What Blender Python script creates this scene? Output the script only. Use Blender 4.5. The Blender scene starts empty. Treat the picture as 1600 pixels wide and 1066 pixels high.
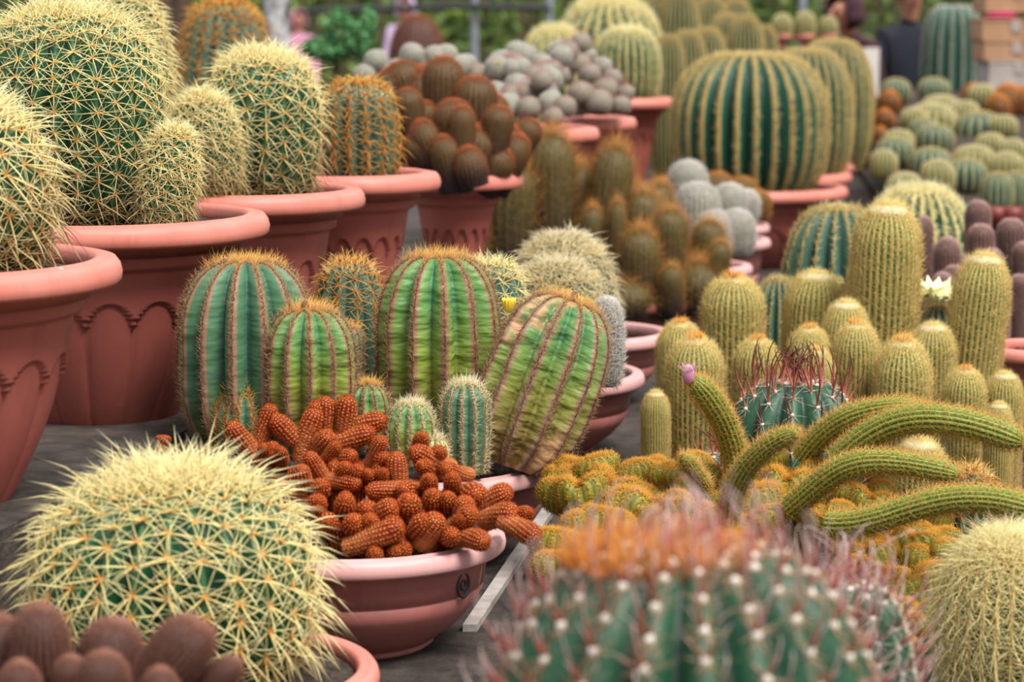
import bpy, math, random
import numpy as np
random.seed(5)
rng = np.random.default_rng(11)
PI = math.pi
SC = bpy.context.scene
COL = SC.collection

# ------------------------------------------------------------------ camera
CAM_Z = 1.58
F = 4000.0                                   # focal length in pixels of the 1600 px frame
PITCH = math.atan(533 / F)
cd = bpy.data.cameras.new('camera'); cam = bpy.data.objects.new('camera', cd); COL.objects.link(cam)
cd.sensor_width = 36.0; cd.lens = 36.0 * F / 1600.0
cam.location = (0, 0, CAM_Z); cam.rotation_euler = (PI / 2 - PITCH, 0, 0)
cd.clip_start = 0.1; cd.clip_end = 300
cd.dof.use_dof = True; cd.dof.focus_distance = 4.45; cd.dof.aperture_fstop = 4.6
SC.camera = cam
# ------------------------------------------------------------------ light
w = bpy.data.worlds.new('world'); SC.world = w; w.use_nodes = True
bg = w.node_tree.nodes['Background']
wn, wl = w.node_tree.nodes, w.node_tree.links      # even overcast sky: three times brighter overhead than at the horizon
wt = wn.new('ShaderNodeTexCoord'); wx = wn.new('ShaderNodeSeparateXYZ'); wl.new(wt.outputs['Generated'], wx.inputs[0])
wr = wn.new('ShaderNodeMapRange'); wr.inputs['To Min'].default_value = .36; wr.inputs['To Max'].default_value = 1.08; wl.new(wx.outputs['Z'], wr.inputs['Value']); wl.new(wr.outputs[0], bg.inputs[1])
bg.inputs[0].default_value = (0.93, 0.96, 1.0, 1)
sd = bpy.data.lights.new('sun', 'SUN'); so = bpy.data.objects.new('sun', sd); COL.objects.link(so)
sd.energy = 3.8; sd.angle = math.radians(25); sd.color = (1.0, 0.95, 0.86)
so.rotation_euler = (math.radians(24), math.radians(24), 0); so.location = (2, -1, 8)
vs = SC.view_settings
vs.view_transform = 'Standard'; vs.look = 'None'; vs.gamma = 1.0; vs.use_curve_mapping = False
vs.exposure = 0.35

# ------------------------------------------------------------------ helpers
CP, SP = math.cos(PITCH), math.sin(PITCH)
def at(px, py, d):
    """point of the place whose bearing from the photographer is (px, py), d metres ahead"""
    u = (px - 800) / F; v = (533 - py) / F
    dy = CP + v * SP; dz = -SP + v * CP
    k = d / dy
    return np.array((u * k, d, CAM_Z + dz * k))
def S(n, d): return n * d / F
def srgb(r, g, b):
    f = lambda c: c / 12.92 if c <= 0.04045 else ((c + 0.055) / 1.055) ** 2.4
    return (f(r / 255), f(g / 255), f(b / 255), 1.0)

class MB:
    """collects vertices, faces, point attributes and material slots into one mesh"""
    def __init__(s): s.V = []; s.n = 0; s.Q = []; s.T = []; s.qm = []; s.tm = []; s.A = []
    def add(s, V, Q=None, T=None, attrs=None, m=0):
        V = np.asarray(V, float).reshape(-1, 3); k = len(V)
        A = np.zeros((k, 4))
        if attrs:
            for i, nm in enumerate(('t', 'age', 'rib', 'hgt')):
                if nm in attrs: A[:, i] = attrs[nm]
        if Q is not None and len(Q):
            Q = np.asarray(Q, int).reshape(-1, 4); s.Q.append(Q + s.n); s.qm.append(np.full(len(Q), m))
        if T is not None and len(T):
            T = np.asarray(T, int).reshape(-1, 3); s.T.append(T + s.n); s.tm.append(np.full(len(T), m))
        s.V.append(V); s.A.append(A); s.n += k
    def mesh(s, name, mats, smooth=True):
        me = bpy.data.meshes.new(name)
        V = np.concatenate(s.V); A = np.concatenate(s.A)
        Q = np.concatenate(s.Q) if s.Q else np.zeros((0, 4), int); T = np.concatenate(s.T) if s.T else np.zeros((0, 3), int)
        mi = np.concatenate(([np.concatenate(s.qm)] if s.Q else []) + ([np.concatenate(s.tm)] if s.T else []))
        me.vertices.add(len(V)); me.vertices.foreach_set('co', V.astype(np.float32).ravel())
        me.loops.add(Q.size + T.size); me.loops.foreach_set('vertex_index', np.concatenate((Q.ravel(), T.ravel())).astype(np.int32))
        me.polygons.add(len(Q) + len(T))
        st = np.concatenate((np.arange(len(Q)) * 4, Q.size + np.arange(len(T)) * 3)).astype(np.int32)
        me.polygons.foreach_set('loop_start', st)
        me.polygons.foreach_set('material_index', mi.astype(np.int32))
        me.polygons.foreach_set('use_smooth', np.full(len(st), smooth))
        for i, nm in enumerate(('t', 'age', 'rib', 'hgt')):
            if A[:, i].any():
                a = me.attributes.new(nm, 'FLOAT', 'POINT'); a.data.foreach_set('value', A[:, i].astype(np.float32))
        for m in (mats if isinstance(mats, (list, tuple)) else [mats]): me.materials.append(m)
        me.update(); me.validate()
        return me

def link(name, me, parent=None, loc=None, rot=None, scale=None, kind=None):
    o = bpy.data.objects.new(name, me); COL.objects.link(o)
    if parent is not None: o.parent = parent
    if loc is not None: o.location = loc
    if rot is not None: o.rotation_euler = rot
    if scale is not None: o.scale = scale if hasattr(scale, '__len__') else (scale,) * 3
    if kind: o['kind'] = kind
    return o
def tag(o, label, cat, group=None):
    o['label'] = label; o['category'] = cat
    if group: o['group'] = group
    return o
def thing(name, label, cat, loc=(0, 0, 0), rot=(0, 0, 0), group=None):
    o = bpy.data.objects.new(name, None); COL.objects.link(o); o.empty_display_size = 0.05
    o.location = loc; o.rotation_euler = rot
    return tag(o, label, cat, group)

def gridfaces(n, m, wrap=True):
    i = np.arange(n - 1)[:, None]; j = np.arange(m if wrap else m - 1)[None, :]
    jn = (j + 1) % m
    return np.stack((i * m + j, i * m + jn, (i + 1) * m + jn, (i + 1) * m + j), -1).reshape(-1, 4)

def box(mb, c, s, rz=0.0, m=0, bev=0.0):
    x, y, z = np.array(s) / 2
    b = min(bev, min(x, y, z) * .9)
    if b <= 0:
        V = np.array([(a, e, f) for f in (-z, z) for a, e in ((-x, -y), (x, -y), (x, y), (-x, y))])
        Q = [(3, 2, 1, 0), (4, 5, 6, 7), (0, 1, 5, 4), (1, 2, 6, 5), (2, 3, 7, 6), (3, 0, 4, 7)]
    else:
        rings = []
        for zz, k in ((-z, b), (-z + b, 0), (z - b, 0), (z, b)):
            xx, yy = x - k, y - k
            rings += [(-xx, -yy, zz), (xx, -yy, zz), (xx, yy, zz), (-xx, yy, zz)]
        V = np.array(rings); Q = list(gridfaces(4, 4)) + [(3, 2, 1, 0), (12, 13, 14, 15)]
    cz, sz = math.cos(rz), math.sin(rz)
    V = np.stack((V[:, 0] * cz - V[:, 1] * sz, V[:, 0] * sz + V[:, 1] * cz, V[:, 2]), -1) + np.array(c)
    mb.add(V, Q, m=m)

def lathe(mb, prof, seg=96, m=0, rfun=None, closed=False):
    prof = np.asarray(prof, float); n = len(prof)
    th = np.arange(seg) * 2 * PI / seg
    r = prof[:, :1] * np.ones((1, seg)); z = prof[:, 1:2] * np.ones((1, seg))
    if rfun: r = rfun(r, z, th[None, :])
    V = np.stack((r * np.cos(th), r * np.sin(th), z), -1)
    Q = gridfaces(n, seg)
    if closed:
        j = np.arange(seg); jn = (j + 1) % seg
        Q = np.concatenate((Q, np.stack(((n - 1) * seg + j, (n - 1) * seg + jn, jn, j), -1)))
    mb.add(V.reshape(-1, 3), Q, m=m)

# ------------------------------------------------------------------ materials
MATS = {}
def newmat(name):
    m = bpy.data.materials.new(name); m.use_nodes = True
    nt = m.node_tree; return m, nt, nt.nodes['Principled BSDF']
def nd(nt, typ, **kw):
    n = nt.nodes.new(typ)
    for k, v in kw.items():
        if k in n.inputs: n.inputs[k].default_value = v
        else: setattr(n, k, v)
    return n
def mixc(nt, fac, a, b):
    n = nt.nodes.new('ShaderNodeMix'); n.data_type = 'RGBA'
    for sock, v in ((n.inputs[0], fac), (n.inputs[6], a), (n.inputs[7], b)):
        if isinstance(v, (float, int, tuple)): sock.default_value = v
        else: nt.links.new(v, sock)
    return n.outputs[2]
def attr(nt, nm):
    n = nt.nodes.new('ShaderNodeAttribute'); n.attribute_name = nm; return n.outputs['Fac']
def noise(nt, scale, detail=3.0, vec=None, rough=.55):
    n = nd(nt, 'ShaderNodeTexNoise', Scale=scale, Detail=detail, Roughness=rough)
    if vec is None:
        tc = nt.nodes.new('ShaderNodeTexCoord'); vec = tc.outputs['Object']
    nt.links.new(vec, n.inputs['Vector']); return n.outputs['Fac']
def ramp(nt, fac, *stops):
    n = nt.nodes.new('ShaderNodeValToRGB'); e = n.color_ramp.elements
    while len(e) < len(stops): e.new(0.5)
    for i, (p, c) in enumerate(stops): e[i].position = p; e[i].color = c if isinstance(c, tuple) else (c, c, c, 1)
    nt.links.new(fac, n.inputs[0]); return n.outputs[0]
def bump(nt, bsdf, h, strength=.3, dist=.01):
    b = nd(nt, 'ShaderNodeBump', Strength=strength, Distance=dist)
    nt.links.new(h, b.inputs['Height']); nt.links.new(b.outputs[0], bsdf.inputs['Normal'])
def vecscale(nt, sc):
    tc = nt.nodes.new('ShaderNodeTexCoord'); mp = nt.nodes.new('ShaderNodeMapping')
    mp.inputs['Scale'].default_value = sc; nt.links.new(tc.outputs['Object'], mp.inputs['Vector']); return mp.outputs[0]

def mat_plain(name, c1, c2=None, scale=8, rough=.6, bmp=0.0, bscale=60, bdist=.004, det=4):
    m, nt, b = newmat(name)
    if c2: nt.links.new(mixc(nt, ramp(nt, noise(nt, scale, det), (.35, 0.), (.65, 1.)), c1, c2), b.inputs['Base Color'])
    else: b.inputs['Base Color'].default_value = c1
    b.inputs['Roughness'].default_value = rough
    if bmp: bump(nt, b, noise(nt, bscale, 4), bmp, bdist)
    return m
def mat_spine(name, base, tip, old=None, rough=.45, transl=.25, mid=None, midp=.35):
    m, nt, b = newmat(name)
    stops = [(0., base), (1., tip)] if mid is None else [(0., base), (midp, mid), (1., tip)]
    c = ramp(nt, attr(nt, 't'), *stops)
    if old: c = mixc(nt, attr(nt, 'age'), c, old)
    nt.links.new(c, b.inputs['Base Color']); b.inputs['Roughness'].default_value = rough
    b.inputs['Specular IOR Level'].default_value = .3
    if transl:
        tr = nt.nodes.new('ShaderNodeBsdfTranslucent'); nt.links.new(c, tr.inputs[0])
        mx = nt.nodes.new('ShaderNodeMixShader'); mx.inputs[0].default_value = transl
        nt.links.new(b.outputs[0], mx.inputs[1]); nt.links.new(tr.outputs[0], mx.inputs[2])
        nt.links.new(mx.outputs[0], nt.nodes['Material Output'].inputs[0])
    return m
def mat_body(name, valley, flank, ridge, low=None, low0=.1, low1=.4, cork=None, wrinkle=0., spec=.35, rough=.5, ridge0=.86, bscale=90, mid=None):
    """skin of a cactus: colour of valley, flank and rib edge; older skin lower down; corky scars"""
    m, nt, b = newmat(name)
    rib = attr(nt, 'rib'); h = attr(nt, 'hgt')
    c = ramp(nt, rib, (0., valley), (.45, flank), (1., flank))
    var = ramp(nt, noise(nt, 14, 4), (.3, 0.), (.7, 1.))
    hs = nd(nt, 'ShaderNodeHueSaturation', Saturation=1.05, Value=.78); nt.links.new(c, hs.inputs['Color'])
    c = mixc(nt, var, c, hs.outputs[0])
    if mid: c = mixc(nt, ramp(nt, h, (.45, (1, 1, 1, 1)), (.8, (0, 0, 0, 1))), c, mid)
    if low:
        add = nd(nt, 'ShaderNodeMath', operation='ADD'); nt.links.new(h, add.inputs[0])
        ns = nd(nt, 'ShaderNodeMath', operation='MULTIPLY_ADD'); nt.links.new(noise(nt, 9, 4), ns.inputs[0]); ns.inputs[1].default_value = .5; ns.inputs[2].default_value = -.25
        nt.links.new(ns.outputs[0], add.inputs[1])
        c = mixc(nt, ramp(nt, add.outputs[0], (low0, (1, 1, 1, 1)), (low1, (0, 0, 0, 1))), c, low)
    if cork:
        col, amt = cork
        c = mixc(nt, ramp(nt, noise(nt, 7, 5, rough=.65), (amt, 0.), (amt + .05, 1.)), c, col)
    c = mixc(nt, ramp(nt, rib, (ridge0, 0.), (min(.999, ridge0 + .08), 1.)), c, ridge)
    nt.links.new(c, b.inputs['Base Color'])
    b.inputs['Roughness'].default_value = rough; b.inputs['Specular IOR Level'].default_value = spec
    if wrinkle:
        n1 = noise(nt, 1.0, 2.5, vecscale(nt, (11, 11, 34)), .5)
        bump(nt, b, n1, wrinkle * .55, .03)
    else: bump(nt, b, noise(nt, bscale, 3), .25, .003)
    return m
def mat_pot(name, c, faded, rough=.5, amt=.55):
    m, nt, b = newmat(name)
    f = ramp(nt, noise(nt, 5, 6, rough=.65), (.35, 0.), (.75, amt))
    col = mixc(nt, f, c, faded)
    st = nd(nt, 'ShaderNodeTexNoise', Scale=1.0, Detail=5.0, Roughness=.7); nt.links.new(vecscale(nt, (26, 26, 3)), st.inputs['Vector'])
    col = mixc(nt, ramp(nt, st.outputs['Fac'], (.52, 0.), (.75, .35)), col, tuple(x * .55 for x in c[:3]) + (1,))
    sc = noise(nt, 22, 2, vecscale(nt, (1, 1, .5)), .4)
    col = mixc(nt, ramp(nt, sc, (.73, 0.), (.76, .6)), col, srgb(226, 190, 180))
    nt.links.new(col, b.inputs['Base Color']); b.inputs['Roughness'].default_value = rough
    b.inputs['Specular IOR Level'].default_value = .4
    bump(nt, b, noise(nt, 30, 4), .12, .004)
    return m

M = MATS
M['pot'] = mat_pot('terracotta_plastic', srgb(160, 86, 76), srgb(184, 108, 97))
M['rim'] = mat_pot('terracotta_rim', srgb(208, 120, 106), srgb(226, 156, 144))
M['bowl'] = mat_pot('faded_bowl', srgb(166, 100, 94), srgb(190, 128, 124))
M['bowlrim'] = mat_pot('faded_bowl_rim', srgb(212, 158, 156), srgb(226, 186, 186))
M['soil'] = mat_plain('soil', srgb(44, 36, 32), srgb(92, 78, 66), 60, .95, 1., 120, .02)
M['concrete'] = mat_plain('concrete', srgb(70, 68, 70), srgb(112, 110, 114), 9, .9, .5, 80, .006)
M['terrace'] = mat_plain('terrace', srgb(74, 64, 58), srgb(40, 35, 32), 16, .95, .8, 60, .01)
M['ground'] = mat_plain('ground', srgb(120, 104, 88), srgb(84, 76, 62), 1.2, .95, .3, 20, .02)

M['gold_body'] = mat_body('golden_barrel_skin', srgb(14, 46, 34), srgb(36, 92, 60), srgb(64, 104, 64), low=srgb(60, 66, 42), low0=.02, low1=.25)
M['gold_spine'] = mat_spine('golden_spines', srgb(232, 150, 50), srgb(254, 250, 206), srgb(164, 110, 62), mid=srgb(252, 234, 160), midp=.16)
M['gold_wool'] = mat_spine('golden_wool', srgb(236, 192, 110), srgb(255, 248, 196))
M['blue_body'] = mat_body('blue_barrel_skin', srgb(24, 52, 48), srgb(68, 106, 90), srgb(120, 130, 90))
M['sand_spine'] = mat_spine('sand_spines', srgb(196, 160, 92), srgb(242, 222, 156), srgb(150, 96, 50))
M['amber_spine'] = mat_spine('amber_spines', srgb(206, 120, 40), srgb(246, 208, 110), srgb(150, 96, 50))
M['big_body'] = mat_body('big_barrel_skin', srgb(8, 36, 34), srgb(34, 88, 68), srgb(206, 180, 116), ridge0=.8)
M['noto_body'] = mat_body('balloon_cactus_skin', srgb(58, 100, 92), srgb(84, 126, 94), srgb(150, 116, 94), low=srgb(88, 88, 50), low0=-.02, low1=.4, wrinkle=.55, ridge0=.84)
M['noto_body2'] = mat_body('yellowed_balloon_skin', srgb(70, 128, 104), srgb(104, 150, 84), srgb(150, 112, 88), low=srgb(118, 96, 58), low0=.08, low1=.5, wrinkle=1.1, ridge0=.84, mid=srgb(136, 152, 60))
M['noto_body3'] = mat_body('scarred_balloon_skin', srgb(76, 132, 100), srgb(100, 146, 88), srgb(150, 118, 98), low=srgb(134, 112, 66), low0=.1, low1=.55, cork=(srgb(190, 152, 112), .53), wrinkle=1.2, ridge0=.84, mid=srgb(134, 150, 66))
M['noto_spine'] = mat_spine('tan_bristles', srgb(150, 108, 80), srgb(226, 186, 130), srgb(168, 138, 116))
M['noto_crown'] = mat_spine('orange_bristles', srgb(196, 116, 40), srgb(250, 206, 104))
M['pale_bristle'] = mat_spine('pale_bristles', srgb(214, 190, 130), srgb(244, 236, 206))
M['cork'] = mat_plain('dry_bud', srgb(88, 60, 44), srgb(130, 92, 66), 120, .9)
M['lemon_body'] = mat_body('lemon_ball_skin', srgb(58, 82, 44), srgb(128, 150, 84), srgb(214, 200, 132), ridge0=.55)
M['lemon_hair'] = mat_spine('lemon_hairs', srgb(232, 206, 128), srgb(255, 236, 164), srgb(222, 178, 112), transl=.4)
M['tuft'] = mat_spine('orange_tuft', srgb(222, 120, 26), srgb(246, 172, 60))
M['wool'] = mat_plain('white_wool', srgb(238, 232, 204), srgb(214, 204, 160), 90, .9, .6, 200, .003)
M['red_body'] = mat_body('red_finger_skin', srgb(104, 30, 12), srgb(150, 48, 18), srgb(180, 74, 30), low=srgb(206, 126, 78), low0=.1, low1=.8)
M['red_spine'] = mat_spine('red_spines', srgb(246, 184, 90), srgb(176, 44, 12), srgb(240, 160, 100), transl=.3, mid=srgb(214, 84, 22), midp=.4)
M['crest_body'] = mat_body('crest_skin', srgb(104, 98, 36), srgb(138, 140, 52), srgb(176, 160, 66), ridge0=.85)
M['crest_spine'] = mat_spine('crest_spines', srgb(226, 176, 70), srgb(244, 186, 84), srgb(236, 196, 112), transl=.45)
M['gold_dot'] = mat_plain('golden_areole', srgb(240, 196, 116), srgb(226, 160, 84), 40, .8)
M['snake_spine'] = mat_spine('snake_spines', srgb(236, 206, 120), srgb(236, 176, 96), transl=.45)
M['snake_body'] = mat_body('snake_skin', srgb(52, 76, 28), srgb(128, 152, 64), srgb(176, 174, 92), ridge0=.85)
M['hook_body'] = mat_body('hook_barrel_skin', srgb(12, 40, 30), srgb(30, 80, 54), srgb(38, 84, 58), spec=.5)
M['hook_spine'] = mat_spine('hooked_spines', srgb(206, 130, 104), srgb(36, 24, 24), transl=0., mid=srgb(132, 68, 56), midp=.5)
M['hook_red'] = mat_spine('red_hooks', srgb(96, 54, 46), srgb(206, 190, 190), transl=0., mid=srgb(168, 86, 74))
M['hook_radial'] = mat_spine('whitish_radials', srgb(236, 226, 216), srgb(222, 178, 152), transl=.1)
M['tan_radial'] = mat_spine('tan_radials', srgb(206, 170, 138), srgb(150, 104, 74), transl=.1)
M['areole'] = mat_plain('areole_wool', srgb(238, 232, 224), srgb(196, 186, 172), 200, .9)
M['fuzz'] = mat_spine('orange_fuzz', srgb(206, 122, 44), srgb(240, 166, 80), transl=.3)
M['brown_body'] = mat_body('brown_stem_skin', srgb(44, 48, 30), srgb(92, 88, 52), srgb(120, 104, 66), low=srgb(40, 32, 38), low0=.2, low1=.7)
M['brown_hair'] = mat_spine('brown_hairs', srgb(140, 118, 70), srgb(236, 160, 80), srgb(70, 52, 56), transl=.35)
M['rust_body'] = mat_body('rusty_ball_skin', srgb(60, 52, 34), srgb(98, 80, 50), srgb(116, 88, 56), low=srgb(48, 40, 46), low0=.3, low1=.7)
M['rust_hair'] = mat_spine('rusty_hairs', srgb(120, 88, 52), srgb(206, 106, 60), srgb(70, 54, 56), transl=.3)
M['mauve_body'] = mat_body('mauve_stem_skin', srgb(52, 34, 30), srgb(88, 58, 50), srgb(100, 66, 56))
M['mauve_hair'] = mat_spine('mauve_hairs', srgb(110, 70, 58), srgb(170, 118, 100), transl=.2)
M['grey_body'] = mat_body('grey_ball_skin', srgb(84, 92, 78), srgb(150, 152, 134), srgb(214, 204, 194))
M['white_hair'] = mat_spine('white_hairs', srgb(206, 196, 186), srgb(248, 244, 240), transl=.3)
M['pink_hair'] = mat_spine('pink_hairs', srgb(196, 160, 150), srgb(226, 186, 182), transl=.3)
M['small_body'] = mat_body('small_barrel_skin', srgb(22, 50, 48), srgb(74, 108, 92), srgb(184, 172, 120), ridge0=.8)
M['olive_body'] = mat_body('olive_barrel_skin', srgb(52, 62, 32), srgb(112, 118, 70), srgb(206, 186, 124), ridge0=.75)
M['petal'] = mat_plain('petal', srgb(250, 244, 170), srgb(255, 250, 214), 60, .6)
M['petal_y'] = mat_plain('petal_yellow', srgb(246, 200, 40), srgb(250, 226, 90), 60, .6)
M['petal_r'] = mat_plain('petal_red', srgb(206, 40, 66), srgb(232, 96, 110), 60, .6)
M['leaf'] = mat_plain('leaf', srgb(52, 88, 34), srgb(118, 140, 62), 2.5, .6)
M['leaf2'] = mat_plain('leaf_fresh', srgb(66, 128, 74), srgb(112, 164, 104), 20, .6)
M['metal'] = mat_plain('grey_metal', srgb(150, 158, 172), srgb(120, 126, 138), 4, .5)
M['black'] = mat_plain('black_plastic', srgb(30, 32, 34), srgb(44, 46, 48), 8, .6)
M['wood'] = mat_plain('brown_wood', srgb(92, 66, 50), srgb(64, 46, 38), 14, .8, .4)
M['bark'] = mat_plain('pale_bark', srgb(206, 204, 206), srgb(50, 46, 48), 12, .9, .5)
M['card'] = mat_plain('cardboard', srgb(186, 146, 112), srgb(168, 126, 96), 6, .85)
M['cardgrey'] = mat_plain('grey_carton', srgb(186, 176, 172), srgb(164, 150, 146), 6, .85)
M['pinkcloth'] = mat_plain('pink_cloth', srgb(206, 150, 176), srgb(184, 122, 152), 20, .9)
M['pinkcloth2'] = mat_plain('hot_pink_cloth', srgb(190, 60, 104), srgb(166, 44, 86), 20, .9)
M['lilac'] = mat_plain('lilac_cloth', srgb(214, 190, 222), srgb(196, 170, 206), 20, .9)
M['maroon'] = mat_plain('maroon_cloth', srgb(74, 34, 48), srgb(52, 26, 38), 10, .9)
M['navy'] = mat_plain('navy_cloth', srgb(22, 28, 44), srgb(14, 18, 30), 10, .9)
M['skin'] = mat_plain('skin', srgb(186, 130, 106), srgb(172, 116, 94), 10, .6)
M['hair'] = mat_plain('dark_hair', srgb(34, 26, 24), srgb(24, 18, 18), 20, .7)
M['paper'] = mat_plain('paper', srgb(226, 222, 214), srgb(210, 204, 196), 6, .8)
M['redpot'] = mat_plain('red_pot', srgb(120, 46, 38), srgb(92, 34, 30), 8, .5)

# ------------------------------------------------------------------ cactus growth
def prof_barrel(R, H, n=34, e=.86, dip=0.0, base=1.05):
    ph = np.linspace(-base, PI / 2, n)
    r = R * np.maximum(np.cos(ph), 0) ** e
    s = np.sign(np.sin(ph)) * np.abs(np.sin(ph)) ** (e + .04)
    z = (s - s[0]) / (1 - s[0]) * H
    if dip: z = z - dip * H * np.exp(-(r / (R * .28)) ** 2)
    return r, z
def prof_column(R, H, n=40, cap=1.15, base=.86, waist=0.0):
    capH = min(cap * R, H * .8); k = n * 3 // 5
    z1 = np.linspace(0, H - capH, k, endpoint=False); u = z1 / max(H - capH, 1e-6)
    r1 = R * (base + (1 - base) * np.sin(u * PI / 2)) * (1 + waist * np.sin(u * 9))
    ph = np.linspace(0, PI / 2, n - k)
    return np.concatenate((r1, R * np.cos(ph) ** .9)), np.concatenate((z1, H - capH + capH * np.sin(ph)))

class Stem:
    """ribbed skin along a path: grid of points plus places and frames of the areoles"""
    def __init__(s, r, z, ribs, depth, cpr=6, q=1.25, path=None, twist=0.0, flat=1.0, lump=0.0):
        s.ribs, s.cpr = ribs, cpr
        n = len(r); m = ribs * cpr
        th = np.arange(m) * 2 * PI / m
        u = (np.arange(m) % cpr) / cpr; u = np.minimum(u, 1 - u) * 2          # 0 at rib edge, 1 in the valley
        ridge = 1 - u ** q if q > 0 else .5 + .5 * np.cos(u * PI)
        rr = r[:, None] * (1 - depth * (1 - ridge))[None, :]
        if lump: rr = rr * (1 + lump * np.sin(z[:, None] * 40 + th * 3) * np.sin(th * 2 + 1))
        tt = th[None, :] + twist * (z / max(z.max(), 1e-6))[:, None]
        X = rr * np.cos(tt); Y = rr * np.sin(tt) * flat; Z = z[:, None] * np.ones((1, m))
        if path is not None:                                                   # bend: z becomes the way along the path
            P = np.asarray(path, float); L = z.max()
            seg = np.concatenate(([0], np.cumsum(np.linalg.norm(np.diff(P, axis=0), axis=1)))); seg = seg / seg[-1] * L
            C = np.stack([np.interp(z, seg, P[:, k]) for k in range(3)], -1)
            D = np.gradient(P, axis=0); D = np.stack([np.interp(z, seg, D[:, k]) for k in range(3)], -1)
            D /= np.linalg.norm(D, axis=1)[:, None]
            ref = np.array((0.13, 1.0, 0.07)); A = np.cross(ref, D); A /= np.linalg.norm(A, axis=1)[:, None]
            B = np.cross(D, A)
            s.G = C[:, None, :] + X[..., None] * A[:, None, :] + Y[..., None] * B[:, None, :]
        else: s.G = np.stack((X, Y, Z), -1)
        s.ridge = np.tile(ridge, (n, 1)); s.h = np.repeat((z / z.max())[:, None], m, 1); s.n, s.m = n, m
        s.z = z
    def body(s, mb, m=0):
        mb.add(s.G.reshape(-1, 3), gridfaces(s.n, s.m), attrs={'rib': s.ridge.ravel(), 'hgt': s.h.ravel()}, m=m)
        k = (s.n - 1) * s.m                                                    # close the tip
        top = s.G[-1].mean(0); mb.add(np.concatenate((s.G[-1], top[None])), T=[(j, (j + 1) % s.m, s.m) for j in range(s.m)], attrs={'rib': np.r_[s.ridge[-1], .5], 'hgt': np.ones(s.m + 1)}, m=m)
    def areoles(s, spacing, lo=.04, hi=.985, jit=.1, skip=1):
        """P, N, U, h for each place"""
        out = []
        hw = max(1, s.cpr // 2)
        for k in range(0, s.ribs, skip):
            j = k * s.cpr
            line = s.G[:, j]
            L = np.concatenate(([0], np.cumsum(np.linalg.norm(np.diff(line, axis=0), axis=1))))
            q = np.arange(L[-1] * lo + (k % 2) * spacing * .5, L[-1] * hi, spacing)
            if not len(q): continue
            q = q + rng.normal(0, jit * spacing, len(q))
            f = np.clip(np.interp(q, L, np.arange(s.n)), 0, s.n - 1.001); i = f.astype(int); w = (f - i)[:, None]
            P = line[i] * (1 - w) + line[i + 1] * w
            U = line[i + 1] - line[i]
            a, b = s.G[:, (j - hw) % s.m], s.G[:, (j + hw) % s.m]
            Sd = (b[i] - a[i]) * (1 - w) + (b[i + 1] - a[i + 1]) * w
            N = np.cross(Sd, U); out.append(np.concatenate((P, N, U, (f / (s.n - 1))[:, None]), 1))
        o = np.concatenate(out)
        for c in (3, 6): o[:, c:c + 3] /= np.maximum(np.linalg.norm(o[:, c:c + 3], axis=1), 1e-9)[:, None]
        return o

def spines(mb, A, K, L, wid, elev=(.15, .5), bend=0.0, jitter=.3, seg=2, Lvar=.25, m=0, hook=0.0, crown=None, age0=0.0, age1=None, phi=None, droop=0.0, flatw=1.0, sides=3):
    """K spines at every areole of A; elev = angle over the skin; crown = (h, boost, elev boost) near the tip"""
    n = len(A)
    if n == 0: return
    P = np.repeat(A[:, :3], K, 0); N = np.repeat(A[:, 3:6], K, 0); U = np.repeat(A[:, 6:9], K, 0); h = np.repeat(A[:, 9], K)
    Sd = np.cross(U, N)
    k = np.tile(np.arange(K), n)
    if phi is None: ang = k * 2 * PI / K + rng.normal(0, jitter, n * K)
    else: ang = np.asarray(phi)[k] + rng.normal(0, jitter, n * K)
    el = rng.uniform(elev[0], elev[1], n * K)
    ln = L * (1 + rng.normal(0, Lvar, n * K)); ln = np.clip(ln, L * .3, L * 1.8)
    if crown:
        b = np.clip((h - crown[0]) / (1 - crown[0]), 0, 1); ln = ln * (1 + (crown[1] - 1) * b); el = el + crown[2] * b
    D = (np.cos(el) * np.cos(ang))[:, None] * U + (np.cos(el) * np.sin(ang))[:, None] * Sd + np.sin(el)[:, None] * N
    D /= np.linalg.norm(D, axis=1)[:, None]
    Bd = -N * bend + np.array((0, 0, -droop))
    ref = np.where(np.abs(D[:, 2:3]) < .9, np.array((0, 0, 1.0)), np.array((1.0, 0, 0)))
    E1 = np.cross(D, ref); E1 /= np.linalg.norm(E1, axis=1)[:, None]; E2 = np.cross(D, E1)
    rows = []; tv = []
    for q in range(seg):
        t = q / seg
        c = P + D * (ln * t)[:, None] + Bd * (ln * t * t)[:, None] - U * (ln * hook * t ** 5)[:, None]
        wq = wid * (1 - .75 * t)
        for a in range(sides):
            an = a * 2 * PI / sides
            rows.append(c + (E1 * math.cos(an) + E2 * math.sin(an) * flatw) * wq); tv.append(t)
    tip = P + D * (ln * (1 - .25 * abs(hook)))[:, None] + Bd * ln[:, None] - U * (ln * hook)[:, None]
    if hook: tip = tip - D * (ln * .12 * abs(hook))[:, None]
    rows.append(tip); tv.append(1.0)
    W = len(rows); V = np.stack(rows, 1).reshape(-1, 3)
    age = np.clip((age0 - h) / max(age0, 1e-6), 0, 1) if age0 else np.zeros(len(h))
    if age1 is not None: age = np.full(len(h), age1)
    base = (np.arange(n * K) * W)[:, None]
    Q = []; T = []
    for q in range(seg - 1):
        for a in range(sides):
            b = (a + 1) % sides; Q.append((q * sides + a, q * sides + b, (q + 1) * sides + b, (q + 1) * sides + a))
    for a in range(sides): T.append(((seg - 1) * sides + a, (seg - 1) * sides + (a + 1) % sides, W - 1))
    Qa = (base[:, :, None] + np.array(Q)[None]).reshape(-1, 4) if Q else None
    Ta = (base[:, :, None] + np.array(T)[None]).reshape(-1, 3)
    mb.add(V, Qa, Ta, attrs={'t': np.tile(np.array(tv), n * K), 'age': np.repeat(age, W)}, m=m)

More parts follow.
